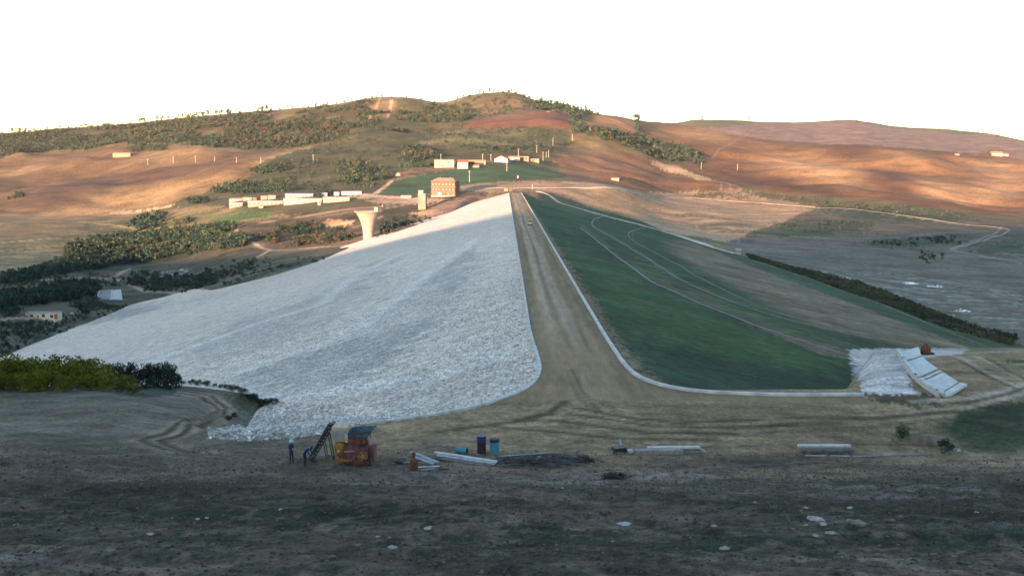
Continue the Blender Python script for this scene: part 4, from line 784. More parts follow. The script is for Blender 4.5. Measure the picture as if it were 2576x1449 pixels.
def reg1(n):
    y = 24+44*rng.random(n*6)**.8; x = (rng.random(n*6)*1.2-.6)*(y+4); v = fbm(x*.16, y*.2, 61, 5)*.3+fbm(x*1.2, y*1.0, 62, 4)*.35+fbm(x*.045, y*.07, 65, 4)*.35; k = v+rng.normal(size=len(v))*.03 > .51; return np.stack([x, y], 1)[k][:n]
tufts(24000, reg1, .02, .09, 'weeds', 'low dark weeds growing in patches over the bare near slope', [(.03,.045,.028), (.04,.055,.03), (.10,.085,.06)])
def reg2(n): y = 24+50*rng.random(n)**.9; x = (rng.random(n)*1.2-.6)*(y+4); return np.stack([x, y], 1)
tufts(7000, reg2, .015, .05, 'dry_grass', 'sparse dry grass stalks over the bare near slope', [(.13,.11,.08), (.06,.06,.045)])
o = rocks(15000, reg2, .015, .11, 'gravel', tint=(.13,.105,.085), m=M_ROCK); tag(o, 'small stones and clods scattered over the near slope', 'gravel', kind='stuff')
# ================================================================== BUILDINGS
COLM = {}
def cm(name, c, **k): return mat(name, c, **k)
M_CREAM = cm('cream_render', (.20,.172,.145), rough=.9, var=.12, scale=.8); M_WHITE = cm('white_render', (.27,.255,.245), rough=.9, var=.08, scale=.8)
M_BEIGE = cm('beige_render', (.26,.215,.18), rough=.9, var=.15, scale=.7); M_BRICK = cm('orange_brick', (.150,.062,.040), rough=.9, var=.15, scale=1.2, bump=.2)
M_TILE = cm('red_tile', (.17,.07,.055), rough=.85, var=.25, scale=2); M_SHEETB = cm('blue_grey_sheet', (.22,.27,.36), rough=.5, var=.15, scale=1); M_SHEETG = cm('grey_sheet', (.26,.25,.26), rough=.6, var=.2, scale=1)
M_RUIN = cm('ruin_stone', (.22,.155,.11), rough=.95, var=.3, scale=.8, bump=.3); M_RED = cm('red_door', (.30,.08,.05), rough=.7, var=.2, scale=2)
M_PINK = cm('pink_tile', (.27,.15,.12), rough=.9, var=.2, scale=1.5)
def gable(w_, d_, zb, rise, ov=.4, th=.18, axis='x'):
    mb = MB(); 
    if axis == 'y': w_, d_ = d_, w_
    V = []; hw, hd = w_/2+ov, d_/2+ov
    prof = [(-hd, zb-ov*rise/(d_/2)), (0, zb+rise), (hd, zb-ov*rise/(d_/2))]
    for x in (-hw, hw):
        for y, z in prof: V.append((x, y, z)); 
        for y, z in prof: V.append((x, y, z+th))
    if axis == 'y': V = [(-y, x, z) for x, y, z in V]
    Fc = [(0,1,7,6),(1,2,8,7),(3,9,10,4),(4,10,11,5),(0,3,4,1),(1,4,5,2),(6,7,10,9),(7,8,11,10),(0,6,9,3),(2,5,11,8)]
    return mb.add(V, Fc)
def building(name, label, cat, u0, u1, vb, hpx, dr, roof='gable', wall=None, roofm=None, wins=(), rz=0., group=None, rise=.22, door=None, chim=0, axis='x', push=0., fn=None, sink=3.):
    p = hit((u0+u1)/2, vb, fn or terr); Y = p.y+push; W_ = (u1-u0)/F*Y/ max(math.cos(rz), .5); Hh = hpx/F*Y; D = W_*dr
    a, m = ray((u0+u1)/2, vb); x = a*Y; z = p.z
    o = empty(name, (x+math.sin(-rz)*0, Y+D/2, z), rz); tag(o, label, cat, group)
    re = Hh*rise if roof == 'gable' else .15; wh = Hh-re
    mb = MB().box((0, 0, (wh-sink)/2), (W_, D, wh+sink))
    if roof == 'gable':
        b = len(mb.v); hw, hd = W_/2, D/2
        if axis == 'x': mb.add([(-hw, -hd, wh), (-hw, hd, wh), (-hw, 0, wh+re), (hw, -hd, wh), (hw, hd, wh), (hw, 0, wh+re)], [(0, 2, 1), (3, 4, 5), (0, 3, 5, 2), (1, 2, 5, 4)])
        else: mb.add([(-hw, -hd, wh), (hw, -hd, wh), (0, -hd, wh+re), (-hw, hd, wh), (hw, hd, wh), (0, hd, wh+re)], [(0, 1, 2), (3, 5, 4), (0, 2, 5, 3), (1, 4, 5, 2)])
    mb.build('wall', wall or M_CREAM, o)
    if roof == 'gable': gable(W_, D, wh+.02, re, ov=min(.5, W_*.03), axis=axis).build('roof', roofm or M_TILE, o)
    elif roof == 'hip':
        mb = MB(); hw, hd = W_/2+.6, D/2+.6; r_ = Hh*.2; mb.add([(-hw, -hd, wh), (hw, -hd, wh), (hw, hd, wh), (-hw, hd, wh), (-hw+hd*.75, 0, wh+r_), (hw-hd*.75, 0, wh+r_)], [(0, 3, 2, 1), (0, 1, 5, 4), (1, 2, 5), (2, 3, 4, 5), (3, 0, 4)]); rf = mb.build('roof', roofm or M_TILE, o)
        for k in range(chim): MB().box(((k-.5)*W_*.42, .5, wh+r_*.95), (.9, .9, 1.6)).build('chimney', M_BRICK, rf)
    elif roof == 'flat': MB().box((0, 0, wh+.09), (W_+.5, D+.5, .18)).build('roof', roofm or M_SHEETG, o)
    elif roof == 'shed':
        mb = MB(); hw, hd = W_/2+.3, D/2+.3; mb.add([(-hw, -hd, wh), (hw, -hd, wh), (hw, hd, wh+Hh*rise), (-hw, hd, wh+Hh*rise), (-hw, -hd, wh+.15), (hw, -hd, wh+.15), (hw, hd, wh+Hh*rise+.15), (-hw, hd, wh+Hh*rise+.15)], [(3,2,1,0),(4,5,6,7),(0,1,5,4),(1,2,6,5),(2,3,7,6),(3,0,4,7)]); mb.build('roof', roofm or M_SHEETG, o)
        MB().box((0, D/2-.15, wh+Hh*rise/2), (W_-.1, .28, Hh*rise)).build('gable_wall', wall or M_CREAM, o)
    for (fx, fz, ww, hh) in wins: 
        f = MB(); x0 = (fx-.5)*W_; z0 = fz*wh; f.box((x0, -D/2-.03, z0), (ww, .10, hh)); wd_ = f.build('window', M_GLASS, o)
        if Hh*F/Y > 14: MB().box((x0, -D/2-.06, z0-hh/2-.08), (ww+.3, .2, .12)).build('sill', wall or M_CREAM, wd_)
    if door: fx, ww, hh, dm = door; MB().box(((fx-.5)*W_, -D/2-.04, hh/2), (ww, .12, hh)).build('door', dm, o)
    return o, W_, D, Hh, wh
# brick building
wins = [(x, z, 1.2, 1.7) for z in (.45, .79) for x in (.08, .21, .34, .5, .64, .78, .92)]+[(x, .15, 1.2, 1.7) for x in (.08, .2, .72, .92)]
o, W_, D, Hh, wh = building('brick_building', 'tall three-storey orange brick building with red hip roof beside the far dam end', 'building', 1089, 1150, 495, 39, .5, 'hip', M_BRICK, M_PINK, wins, rz=R(-17), chim=2, door=(.35, 3.2, 3.4, M_SHEETB))
for z in (.62, .285): MB().box((0, -D/2-.02, wh*z), (W_+.1, .12, .25)).build('string_course', M_BEIGE, o)
for (y, z) in ((-.25,.79),(.2,.79),(-.25,.45),(.2,.45)): MB().box((W_/2+.03, y*D, wh*z), (.1, 1.2, 1.7)).build('window', M_GLASS, o)
MB().box((0, -D/2-.1, .35), (W_+.3, .3, 1.1)).build('plinth', M_CONC, o)
# hut rows of the site camp
HG = 'long site huts of the camp'
def hw(n, fz=.55, w_=1.1, h_=.9): return [((i+.5)/n, fz, w_, h_) for i in range(n)]
for a in [('short cream hut at the left end of the front row of site huts',577,609,521,11,.35,'gable',M_CREAM,M_SHEETG,hw(3)),
 ('long cream hut, second in the front row of site huts',624,710,516,10.5,.14,'gable',M_CREAM,M_SHEETG,hw(8)),
 ('long white hut with many windows in the middle of the front row',714,808,511,11.5,.13,'gable',M_WHITE,M_SHEETG,hw(10)),
 ('long grey-roofed hut at the right end of the front row',813,878,507,11,.2,'gable',M_BEIGE,M_SHEETG,hw(6)),
 ('low brownish shed at the left end of the back row of huts',577,609,508,7,.3,'shed',M_BEIGE,M_PINK,hw(3)),
 ('cream block hut next to the brownish shed in the back row',611,633,506,9,.4,'flat',M_CREAM,M_CREAM,hw(2)),
 ('tiny red-doored shed in the back row of huts',636,645,506,8,.7,'flat',M_RED,M_CREAM,()),
 ('left one of the two square cream cabins in the back row',656,672,503.5,10,.6,'flat',M_CREAM,M_CREAM,hw(2)),
 ('right one of the two square cream cabins in the back row',674,693,502.5,10.5,.6,'flat',M_CREAM,M_CREAM,hw(2)),
 ('long shed with blue-grey roof and orange walls in the back row',718,786,499,11,.25,'gable',M_BEIGE,M_SHEETB,hw(7)),
 ('small left shed with blue roof behind the camp trees',810,823,496,10,.8,'gable',M_BEIGE,M_SHEETB,()),
 ('small right shed with blue roof behind the camp trees',840,853,494,10,.8,'gable',M_BEIGE,M_SHEETB,()),
 ('bright white hut at the right end of the back row',859,909,491.5,9.5,.25,'flat',M_WHITE,M_WHITE,hw(4))]:
    building('site_hut', a[0], 'hut', a[1], a[2], a[3], a[4], a[5], a[6], a[7], a[8], a[9], group=HG, rise=.34, rz=R(2), push=(-4 if 'front' in a[0] else 3))
building('shed', 'tiny cream shed on the grass below the front row of huts', 'shed', 651, 662, 524, 6, .8, 'gable', M_CREAM, M_PINK)
building('shed', 'tiny white kiosk at the right corner of the front hut row', 'shed', 799, 807, 517, 8, .8, 'flat', M_CREAM, M_CREAM)
# farm
building('farmhouse', 'long beige farm building at the left end of the farm', 'farmhouse', 1093, 1142, 422, 19, .3, 'shed', M_BEIGE, M_PINK, [(.25,.7,1.3,1.3),(.73,.7,1.3,1.3),(.45,.25,1.3,1.3)], rise=.08)
building('farmhouse', 'white two-storey farmhouse with red roof above the green field', 'farmhouse', 1151, 1177, 425, 22, .7, 'gable', M_WHITE, M_TILE, [(.3,.35,1.2,1.4),(.72,.35,1.2,1.4),(.5,.72,1.2,1.4)], rise=.26)
building('farm_building', 'long low barn with pink roof right of the white farmhouse', 'barn', 1178, 1221, 416, 12.5, .25, 'gable', M_BEIGE, M_PINK, hw(5), rise=.35)
building('shed', 'small shed with brown roof in front of the pink-roofed barn', 'shed', 1184, 1205, 422, 8, .5, 'gable', M_CREAM, M_TILE, rise=.4)
building('farmhouse', 'white gabled house with red roof edges right of the barn', 'farmhouse', 1247, 1280, 409, 16, .9, 'gable', M_WHITE, M_TILE, [(.5,.5,1.4,1.4)], rise=.45, axis='y', rz=R(-12))
building('farm_building', 'low white wing between the gabled house and the brown ruins', 'barn', 1280, 1307, 404, 10, .3, 'gable', M_WHITE, M_PINK, hw(3), rise=.3)
building('farm_building', 'brown roofless farm ruin beside the white wing', 'ruin', 1307, 1330, 405, 11, .4, 'flat', M_RUIN, M_PINK, [(.3,.5,2.,2.),(.7,.5,2.,2.)])
building('farm_building', 'broken brown wall remains at the right end of the farm', 'ruin', 1331, 1356, 408, 8, .3, 'flat', M_RUIN, M_RUIN, [(.4,.5,2.5,2.)])
building('hut', 'tiny cream gabled hut beside the track left of the green field', 'hut', 996, 1007, 443, 8, .8, 'gable', M_CREAM, M_PINK, rise=.5, axis='y')
building('ruin', 'low brown ruined barn beneath the oval thicket on the brown hill', 'ruin', 284, 328, 396, 10, .25, 'shed', M_RUIN, M_PINK, [(.12,.5,1.5,1.4),(.5,.5,1.5,1.4)])
building('hut', 'small pale hut alone on the dark brown field right of centre', 'hut', 1538, 1557, 455, 7.5, .5, 'gable', M_BEIGE, M_PINK, [(.6,.5,1.2,1.2)])
building('farmhouse', 'far farmhouse on the mauve hill rim at the right', 'farmhouse', 2494, 2522, 393, 11, .5, 'gable', M_BEIGE, M_PINK, hw(3), rise=.35)
building('farm_building', 'low annexe right of the far farmhouse on the rim', 'barn', 2519, 2537, 393.5, 7, .5, 'gable', M_BEIGE, M_PINK, rise=.35, push=2)
building('shed', 'tiny pale shed on the far mauve hill left of the farmhouse', 'shed', 2404, 2413, 391, 4, .7, 'gable', M_BEIGE, M_TILE)
# small house by the left end
o, W_, D, Hh, wh = building('small_house', 'low white flat-roofed house with dark windows at the far left of the valley', 'house', 64, 146, 803.5, 17, .3, 'flat', cm('house_render', (.55,.50,.40), rough=.9, var=.1), M_CONC, [(.19,.55,1.3,1.3),(.55,.6,1.3,1.3),(.80,.5,1.3,1.3)], door=(.38,1.0,2.0,cm('orange_door',(.35,.2,.08))), rz=R(3), sink=2)
MB().box((W_*.43, -D/2-.06, wh*.45), (W_*.1, .2, wh*.8)).build('porch_opening', M_RED, o)
# trailer/bus
p = hit(1021, 500.5, terr); s_ = p.y/F; o = empty('bus', tuple(p), R(-4)); tag(o, 'white bus with a red stripe parked left of the brick building', 'bus')
MB().box((0, 1.4, 1.75), (26*s_, 2.5, 2.5)).build('body', M_WHITE, o); MB().box((0, .12, 1.1), (25.6*s_, .06, .35)).build('stripe', M_RED, o); MB().box((0, .1, 2.1), (24*s_, .08, .8)).build('window', M_GLASS, o)
for x in (-8*s_, 8*s_):
    wl_ = MB().tube((x, .0, .45), (x, .4, .45), .48, n=16).build('wheel', M_STEEL, o); MB().tube((x, -.03, .45), (x, .0, .45), .22, n=12).build('rim', M_SHEETG, wl_)
# funnel spillway tower
p = hit(927, 603, terr); Y = p.y+9; s_ = Y/F; a, m = ray(927, 600); x = a*Y; zt = CZ+ray(920, 532)[1]*Y; o = empty('intake_tower', (x, Y, p.z)); tag(o, 'pale concrete tower flaring like a funnel, left of the dam', 'tower')
r0, r1 = 13.4*s_, 33*s_; ht = zt-p.z; prof = [(r0*1.02, -14)]+[(r0+(r1-r0)*(t**2.6), ht*t) for t in np.linspace(0, .97, 16)]+[(r1+.35, ht*.972), (r1+.35, ht)]; prof += [(r1-.6, ht), (r1-1.2, ht-.8)]
mb = MB(); mb.lathe(prof, n=40); mb.build('funnel', cm('warm_concrete', (.24,.21,.175), var=.1, scale=.35, bump=.1), o, True)
MB().box((r1*.62, 0, ht+1.1), (2.2, 2.4, 2.6)).build('cabin', M_BEIGE, o)
mb = MB(); 
for k in range(28): t = k/28*6.283; mb.tube((math.cos(t)*r1, math.sin(t)*r1, ht), (math.cos(t)*r1, math.sin(t)*r1, ht+1), .05, n=5)
mb.build('railing', M_CONC, o)
# shaft tower
p = hit(1062, 528, terr); s_ = p.y/F; o = empty('shaft_tower', (p.x, p.y+4, p.z), R(-8)); tag(o, 'slender square concrete shaft tower in front of the brick building', 'tower')
wd_ = 19*s_; ht = 47*s_
MB().box((0, 0, ht*.5-6-ht*.09), (wd_, wd_*.8, ht*.82+12)).build('shaft', cm('shaft_concrete', (.16,.13,.10), var=.2, scale=.6), o); MB().box((-wd_*.14, 0, ht*.91), (wd_*.6, wd_*.7, ht*.18)).build('cabin', M_BEIGE, o); MB().box((-wd_*.14, 0, ht*1.01), (wd_*.7, wd_*.8, ht*.035)).build('roof', M_CONC, o)
MB().box((0, 0, ht*.83), (wd_*1.12, wd_*.92, .4)).build('ledge', M_CONC, o); MB().box((wd_*.22, -wd_*.4-.03, ht*.62), (wd_*.22, .1, ht*.22)).build('opening', M_CONCD, o)
# outlet chute
p = hit(274, 757); 
def q3(u, v, Y): a, m = ray(u, v); return Vector((a*Y, Y, CZ+m*Y))
Yb = p.y+2; o = empty('outlet_chute', tuple(p)); tag(o, 'sloping grey concrete outlet slab with a ribbed dark half behind the dam toe', 'chute')
A_ = [q3(241,760,Yb), q3(278,760,Yb), q3(309,760,Yb), q3(250,732,Yb+30), q3(282,730,Yb+30), q3(304,728,Yb+30)]
def slab(P, th, nm, m, par): 
    V = [Vector(v)-par.location for v in P]; V = V+[v-Vector((0, 0, th)) for v in V]; n = len(P); Fc = [tuple(range(n)), tuple(range(2*n-1, n-1, -1))]+[(i, i+n, (i+1) % n+n, (i+1) % n) for i in range(n)]
    return mesh_obj(nm, V, Fc, m, par)
slab([A_[1], A_[2], A_[5], A_[4]], 4, 'apron', M_CONCW, o); slab([A_[0], A_[1]+Vector((0,0,-.01)), A_[4], A_[3]], 4, 'ribbed_slab', M_CONCD, o)
for a_, b_ in ((A_[0], A_[3]), (A_[1], A_[4]), (A_[3], A_[4]), ((A_[0]+A_[3])/2, (A_[1]+A_[4])/2)):
    d_ = (b_-a_); V, Fc = sweep([a_-o.location, b_-o.location], .7, .35, -1); mesh_obj('beam', V, Fc, M_CONCW, o)
p = hit(181, 797); rr = 5*p.y/F; V = ICO2*np.array([rr, rr*.8, rr*1.5])*rng.uniform(.85, 1.15, (len(ICO2), 1)); o = mesh_obj('boulder', V, ICOF2, M_CONCW); o.location = (p.x, p.y, p.z+rr*.9); tag(o, 'pale upright boulder between the small house and the concrete outlet', 'boulder')
# chamber at toe
p = hit(1858, 640); s_ = p.y/F; o = empty('concrete_chamber', (p.x, p.y+1, p.z), .2); tag(o, 'small square concrete chamber at the lower end of the white toe road', 'chamber')
MB().box((0, 0, 5*s_), (12*s_, 2.4, 14*s_)).build('body', M_CONC, o); MB().box((0, 0, 12.4*s_), (14*s_, 2.8, .3)).build('lid', M_CONCW, o)
# gate at the far crest end
p = hit(1284, 482); s_ = p.y/F; o = empty('site_gate', tuple(p), 0); tag(o, 'dark metal gate frame where the crest road meets the far track', 'gate')
for x in (-5, 5): MB().box((x*s_, 0, 5.5*s_), (.5, .5, 11*s_)).build('post', M_STEEL, o)
MB().box((0, 0, 10.5*s_), (11*s_, .3, .35)).build('lintel', M_STEEL, o); mb = MB(); [mb.box((x*s_, 0, 2.4*s_), (.2, .15, 4.6*s_)) for x in np.linspace(-4.2, 4.2, 8)]; mb.box((0, 0, 4.7*s_), (9.4*s_, .15, .2)); mb.build('leaf', M_RED, o)
building('hut', 'tiny brown guard hut left of the gate at the far crest end', 'hut', 1268, 1277, 481, 6, .8, 'flat', M_RUIN, M_RUIN)
p = hit(1303, 449, terr); s_ = p.y/F; o = empty('water_tank', tuple(p)); tag(o, 'tiny white tank at the lower edge of the green field', 'tank'); MB().lathe([(2.0*s_, 0), (2.1*s_, 4*s_), (1.6*s_, 6*s_), (.5*s_, 6.6*s_)], n=14).build('shell', M_WHITE, o, True); MB().tube((0, 0, 6.5*s_), (0, 0, 7.5*s_), .4).build('cap', M_CONC, o)
# poles
PG = 'utility poles'
def pole(u, vt, vb, label, arm=True):
    p = hit(u, vb, terr); a, m = ray(u, vt); h = (CZ+m*p.y)-p.z; r = max(.16, .55*p.y/F/2); o = empty('utility_pole', tuple(p), rng.uniform(-.5, .5)); tag(o, label, 'pole', PG)
    MB().tube((0, 0, -1), (0, 0, h), r*1.15, r*.8, 8).build('post', M_POLE, o)
    if arm: MB().box((0, 0, h*.94), (1.9, .16, .16)).build('crossarm', M_POLE, o)
M_POLE = mat('pole_concrete', (.52,.47,.40), .9, .1, 2)
for u, vt, vb, l in [(1181,430,459,'tall pole at the left edge of the green field'),(1275,404,431,'pole in the green field in front of the gabled house'),(1304,375,393,'pole rising behind the low white wing'),(1235,389,405,'pole left of the gabled house with red edges'),(1214,387,402,'pole above the pink-roofed barn'),(1109,388,406,'pole behind the long beige farm building'),(1350,366,385,'pole on the olive slope above the ruins'),(1366,382,409,'tall pole at the right end of the farm'),(1380,379,396,'right pole of the close pair beyond the farm'),(1374,382,396,'left pole of the close pair beyond the farm'),(1391,347,368,'pole on the slope below the right end of the red field'),(1440,338,355,'pole at the top of the tree belt between the orange fields'),(1484,320,332,'pole standing before the upper orange field'),(1855,414,429,'pole on the big orange slope'),(1764,409,426,'pole at the right end of the tree belt'),
  (372,400,415,'leftmost pole on the brown hill'),(436,394,411,'second pole from the left on the brown hill'),(492,392,408,'third pole from the left on the brown hill'),(540,393,406,'fourth pole from the left on the brown hill'),(595,396,410,'fifth pole from the left on the brown hill'),(656,396,410,'sixth pole from the left on the brown hill'),(788,389,405,'pole beyond the right corner of the brown hill'),(962,514,520,'short post by the track above the funnel tower'),(905,483,489,'short post at the right end of the camp'),(1339,640-175,476,'post beside the far track right of the gate')]: pole(u, vt, vb, l, vb-vt > 14)
for u, vt, vb, l in [(1573,591,608,'left thin pipe standing in the grass slope by the curved drain'),(1592,583,604,'right thin pipe standing in the grass slope by the curved drain')]:
    p = hit(u, vb); h = (vb-vt)/F*p.y; o = empty('standpipe', tuple(p)); tag(o, l, 'pipe'); MB().tube((0, 0, -.5), (0, 0, h), .11).build('tube', M_DRAIN, o); MB().tube((0, 0, h), (0, 0, h+.15), .16).build('cap', M_STEEL, o)
#PART5
# ================================================================== THINGS ON THE PLATFORM
def P3(u, v): return hit(u, v)
# crest vehicle
p = P3(1333, 568); o = empty('van', tuple(p), 0); tag(o, 'small pale yellow van seen from behind on the crest road', 'van'); M_VAN = cm('van_yellow', (.42,.38,.22), rough=.5, var=.1)
mb = MB(); mb.box((0, 1.6, .85), (1.6, 3.4, 1.0)); mb.box((0, 1.3, 1.65), (1.45, 2.5, .8), taper=.86); mb.build('body', M_VAN, o); MB().box((0, .02, 1.65), (1.1, .12, .5)).build('rear_window', M_GLASS, o); MB().box((0, -.13, .45), (1.6, .14, .2)).build('bumper', M_STEEL, o)
for x in (-.68, .68):
    for y in (.6, 2.7): MB().tube((x-.12, y, .32), (x+.12, y, .32), .32, n=14).build('wheel', M_STEEL, o)
    MB().box((x*.95, -.12, .95), (.16, .06, .3)).build('tail_light', M_RED, o)
# people
def person(name, label, loc, rz, J, E, rad, cloth, helmet=None, hair=None):
    r = empty(name, loc, rz); tag(r, label, 'person'); keys = list(J); me = bpy.data.meshes.new('body'); me.from_pydata([J[k] for k in keys], [(keys.index(a), keys.index(b)) for a, b in E], []); o = bpy.data.objects.new('body', me); col.objects.link(o)
    sm = o.modifiers.new('s', 'SKIN'); sk = me.skin_vertices[0].data
    for i, k in enumerate(keys): q = rad[k]; sk[i].radius = q if isinstance(q, tuple) else (q, q); sk[i].use_root = (k == 'pelvis')
    o.modifiers.new('u', 'SUBSURF').levels = 2; dg = bpy.context.evaluated_depsgraph_get(); m2 = bpy.data.meshes.new_from_object(o.evaluated_get(dg)); o.modifiers.clear(); o.data = m2
    m2.materials.clear(); [m2.materials.append(m) for m in cloth[0]]; cl = cloth[1]
    for f in m2.polygons: f.material_index = cl(Vector(f.center), J); f.use_smooth = True
    o.parent = r; hd = Vector(J['head'])
    if helmet:
        hb = MB(); hb.lathe([(.135, 0), (.132, .05), (.11, .10), (.06, .135), (.01, .145)], (0, 0, 0), 16); hb.lathe([(.165, -.008), (.165, .006), (.13, .012)], (0, -.02, 0), 16); h = hb.build('helmet', helmet, r, True); h.location = hd+Vector((0, .0, .045)); h.rotation_euler = (.12, 0, 0)
    if hair:
        V = ICO2*np.array((.098, .112, .095)); h = mesh_obj('hair', V[:], ICOF2, hair, r, smooth=True); u_ = (hd-Vector(J['neck'])).normalized(); h.location = hd+u_*.035+Vector((0, .0, .012))
    return r
def hand(J, E, rad, side, w_, d, up):          # five short finger chains rooted in the palm
    w_ = Vector(w_); d = Vector(d).normalized(); up = Vector(up).normalized(); s_ = d.cross(up)
    J['palm'+side] = tuple(w_+d*.06); rad['palm'+side] = (.036, .018); E.append(('wrist'+side, 'palm'+side))
    for i, (o_, L) in enumerate(((-.030, .065), (-.010, .078), (.010, .074), (.028, .058))):
        a, b, c = 'f%d%s' % (i, side), 'g%d%s' % (i, side), 'h%d%s' % (i, side); q = Vector(J['palm'+side])+s_*o_+d*.03
        J[a] = tuple(q); J[b] = tuple(q+d*L*.5-up*.012); J[c] = tuple(q+d*L*.75-up*.038)
        for k in (a, b, c): rad[k] = .0095
        E += [('palm'+side, a), (a, b), (b, c)]
    q = w_+d*.03-s_*.035; J['t0'+side] = tuple(q); J['t1'+side] = tuple(q+d*.035-s_*.02-up*.02); rad['t0'+side] = .012; rad['t1'+side] = .010; E += [('wrist'+side, 't0'+side), ('t0'+side, 't1'+side)]
SKIN = cm('skin', (.32,.19,.13), rough=.6, var=.08, scale=20); NAVY = cm('navy_cloth', (.018,.045,.085), rough=.9, var=.3, scale=9); TROU = cm('dark_trousers', (.025,.028,.045), rough=.9, var=.3, scale=8); BOOT = cm('boot', (.015,.014,.013), rough=.8, var=.2); BLUE2 = cm('blue_overall', (.015,.03,.10), rough=.9, var=.3, scale=9)
BE = [('pelvis','waist'),('waist','chest'),('chest','neck'),('neck','head'),('head','crown'),('head','nose'),('chest','shL'),('shL','elL'),('elL','wristL'),('chest','shR'),('shR','elR'),('elR','wristR'),('pelvis','hipL'),('hipL','knL'),('knL','anL'),('anL','toeL'),('pelvis','hipR'),('hipR','knR'),('knR','anR'),('anR','toeR')]
BR0 = dict(pelvis=(.15,.115), waist=(.135,.10), chest=(.165,.115), neck=.055, head=(.078,.092), crown=(.07,.078), nose=.014, shL=.068, elL=.048, wristL=.032, shR=.068, elR=.048, wristR=.032, hipL=.092, knL=.062, anL=.044, toeL=.036, hipR=.092, knR=.062, anR=.044, toeR=.036)
def cloth_fn(J, top_m, leg_m):
    Z0_ = Vector(J['pelvis'])
    def f(c, J_):
        for k in ('palmL', 'palmR', 'wristL', 'wristR'):
            if (c-Vector(J_[k])).length < (.085 if 'palm' in k else .035): return 2
        if (c-Vector(J_['head'])).length < .135: return 2
        if c.z < .11: return 3
        return 1 if c.z < Z0_.z+.02 else 0
    return ([top_m, leg_m, SKIN, BOOT], f)
# first worker: upright, three-quarter turned right, forearms forward (local -Y is the way he faces)
J = dict(pelvis=(0,0,.90), waist=(0,.01,1.06), chest=(0,.0,1.30), neck=(0,-.02,1.47), head=(0,-.04,1.58), crown=(0,-.04,1.66), nose=(0,-.135,1.585), shL=(-.18,0,1.39), elL=(-.24,-.03,1.13), wristL=(-.14,-.25,1.10), shR=(.18,0,1.39), elR=(.24,-.03,1.13), wristR=(.12,-.26,1.14), hipL=(-.09,0,.86), knL=(-.11,-.03,.48), anL=(-.12,.03,.08), toeL=(-.14,-.13,.035), hipR=(.09,0,.86), knR=(.12,-.05,.48), anR=(.13,.0,.08), toeR=(.15,-.16,.035))
E = list(BE); rad = dict(BR0); hand(J, E, rad, 'L', J['wristL'], (.25,-1,0), (0,0,1)); hand(J, E, rad, 'R', J['wristR'], (-.2,-1,0), (0,0,1))
p = P3(733, 1165); person('person', 'worker standing upright in a navy jacket and pale blue helmet', tuple(p), R(58), J, E, rad, cloth_fn(J, NAVY, TROU), helmet=cm('helmet_blue', (.25,.52,.60), rough=.4, var=.05))
# second worker: bent forward at the hips, arms reaching down
J = dict(pelvis=(0,.12,.88), waist=(0,.02,1.02), chest=(0,-.18,1.24), neck=(0,-.33,1.33), head=(0,-.43,1.33), crown=(0,-.50,1.34), nose=(0,-.48,1.24), shL=(-.18,-.25,1.26), elL=(-.21,-.34,.98), wristL=(-.14,-.46,.77), shR=(.18,-.25,1.26), elR=(.21,-.34,.98), wristR=(.12,-.5,.79), hipL=(-.09,.12,.84), knL=(-.13,.0,.47), anL=(-.16,.08,.08), toeL=(-.18,-.09,.035), hipR=(.09,.12,.84), knR=(.13,.06,.47), anR=(.17,.16,.08), toeR=(.2,.0,.035))
E = list(BE); rad = dict(BR0); hand(J, E, rad, 'L', J['wristL'], (0,-.2,-1), (0,-1,.1)); hand(J, E, rad, 'R', J['wristR'], (0,-.2,-1), (0,-1,.1))
p = P3(770, 1171); person('person', 'worker in dark blue clothes bending forward beside the leaning conveyor', tuple(p), R(75), J, E, rad, cloth_fn(J, BLUE2, TROU), hair=cm('dark_hair', (.02,.015,.012), rough=.8, var=.2))
# conveyor: ladder frame leaning on the machine
M_RUST = cm('dark_rust', (.035,.028,.025), rough=.9, var=.4, scale=5)
a_ = P3(797, 1160); Yc = a_.y; b_ = q3(838, 1070, Yc+.6); o = empty('conveyor', tuple(a_)); tag(o, 'dark steel loading conveyor leaning up against the red and yellow machine', 'conveyor')
A0_ = Vector((-.25, 0, .1)); B0_ = b_-a_; d_ = (B0_-A0_).normalized(); up = d_.cross(Vector((0, 1, 0))); up = -up if up.z < 0 else up; mb = MB()
for y in (-.32, .32): mb.tube(A0_+Vector((0, y, 0)), B0_+Vector((0, y, 0)), .05, n=6); mb.tube(A0_+Vector((0, y, 0))+up*.34, B0_+Vector((0, y, 0))+up*.34, .05, n=6)
n_ = 11
for k in range(n_+1):
    q = A0_+(B0_-A0_)*k/n_; mb.tube(q+Vector((0, -.32, 0)), q+Vector((0, .32, 0)), .035, n=5)
    for y in (-.32, .32): mb.tube(q+Vector((0, y, 0)), q+Vector((0, y, 0))+up*.34, .028, n=5); 
    if k < n_:
        for y in (-.32, .32): mb.tube(q+Vector((0, y, 0)), A0_+(B0_-A0_)*(k+1)/n_+Vector((0, y, 0))+up*.34, .022, n=5)
mb.build('frame', M_STEEL, o)
mb = MB(); c_ = (A0_+B0_)/2+up*.17; L_ = (B0_-A0_).length; mb.box(tuple(c_), (L_*.98, .5, .08), ry=-math.asin(d_.z)); mb.build('belt', M_RUST, o)
for k in range(9): q = A0_+(B0_-A0_)*(k+.5)/9+up*.26; MB().box(tuple(q), (.06, .46, .16), ry=-math.asin(d_.z)).build('bucket', M_RUST, o)
MB().tube(B0_+Vector((0, -.4, .1)), B0_+Vector((0, .4, .1)), .16, n=12).build('head_pulley', M_STEEL, o); MB().tube(A0_+Vector((0, -.38, .15)), A0_+Vector((0, .38, .15)), .17, n=12).build('tail_pulley', M_STEEL, o)
for t_, dx_ in ((.75, .9), (.78, .2)): q = A0_+(B0_-A0_)*t_; 
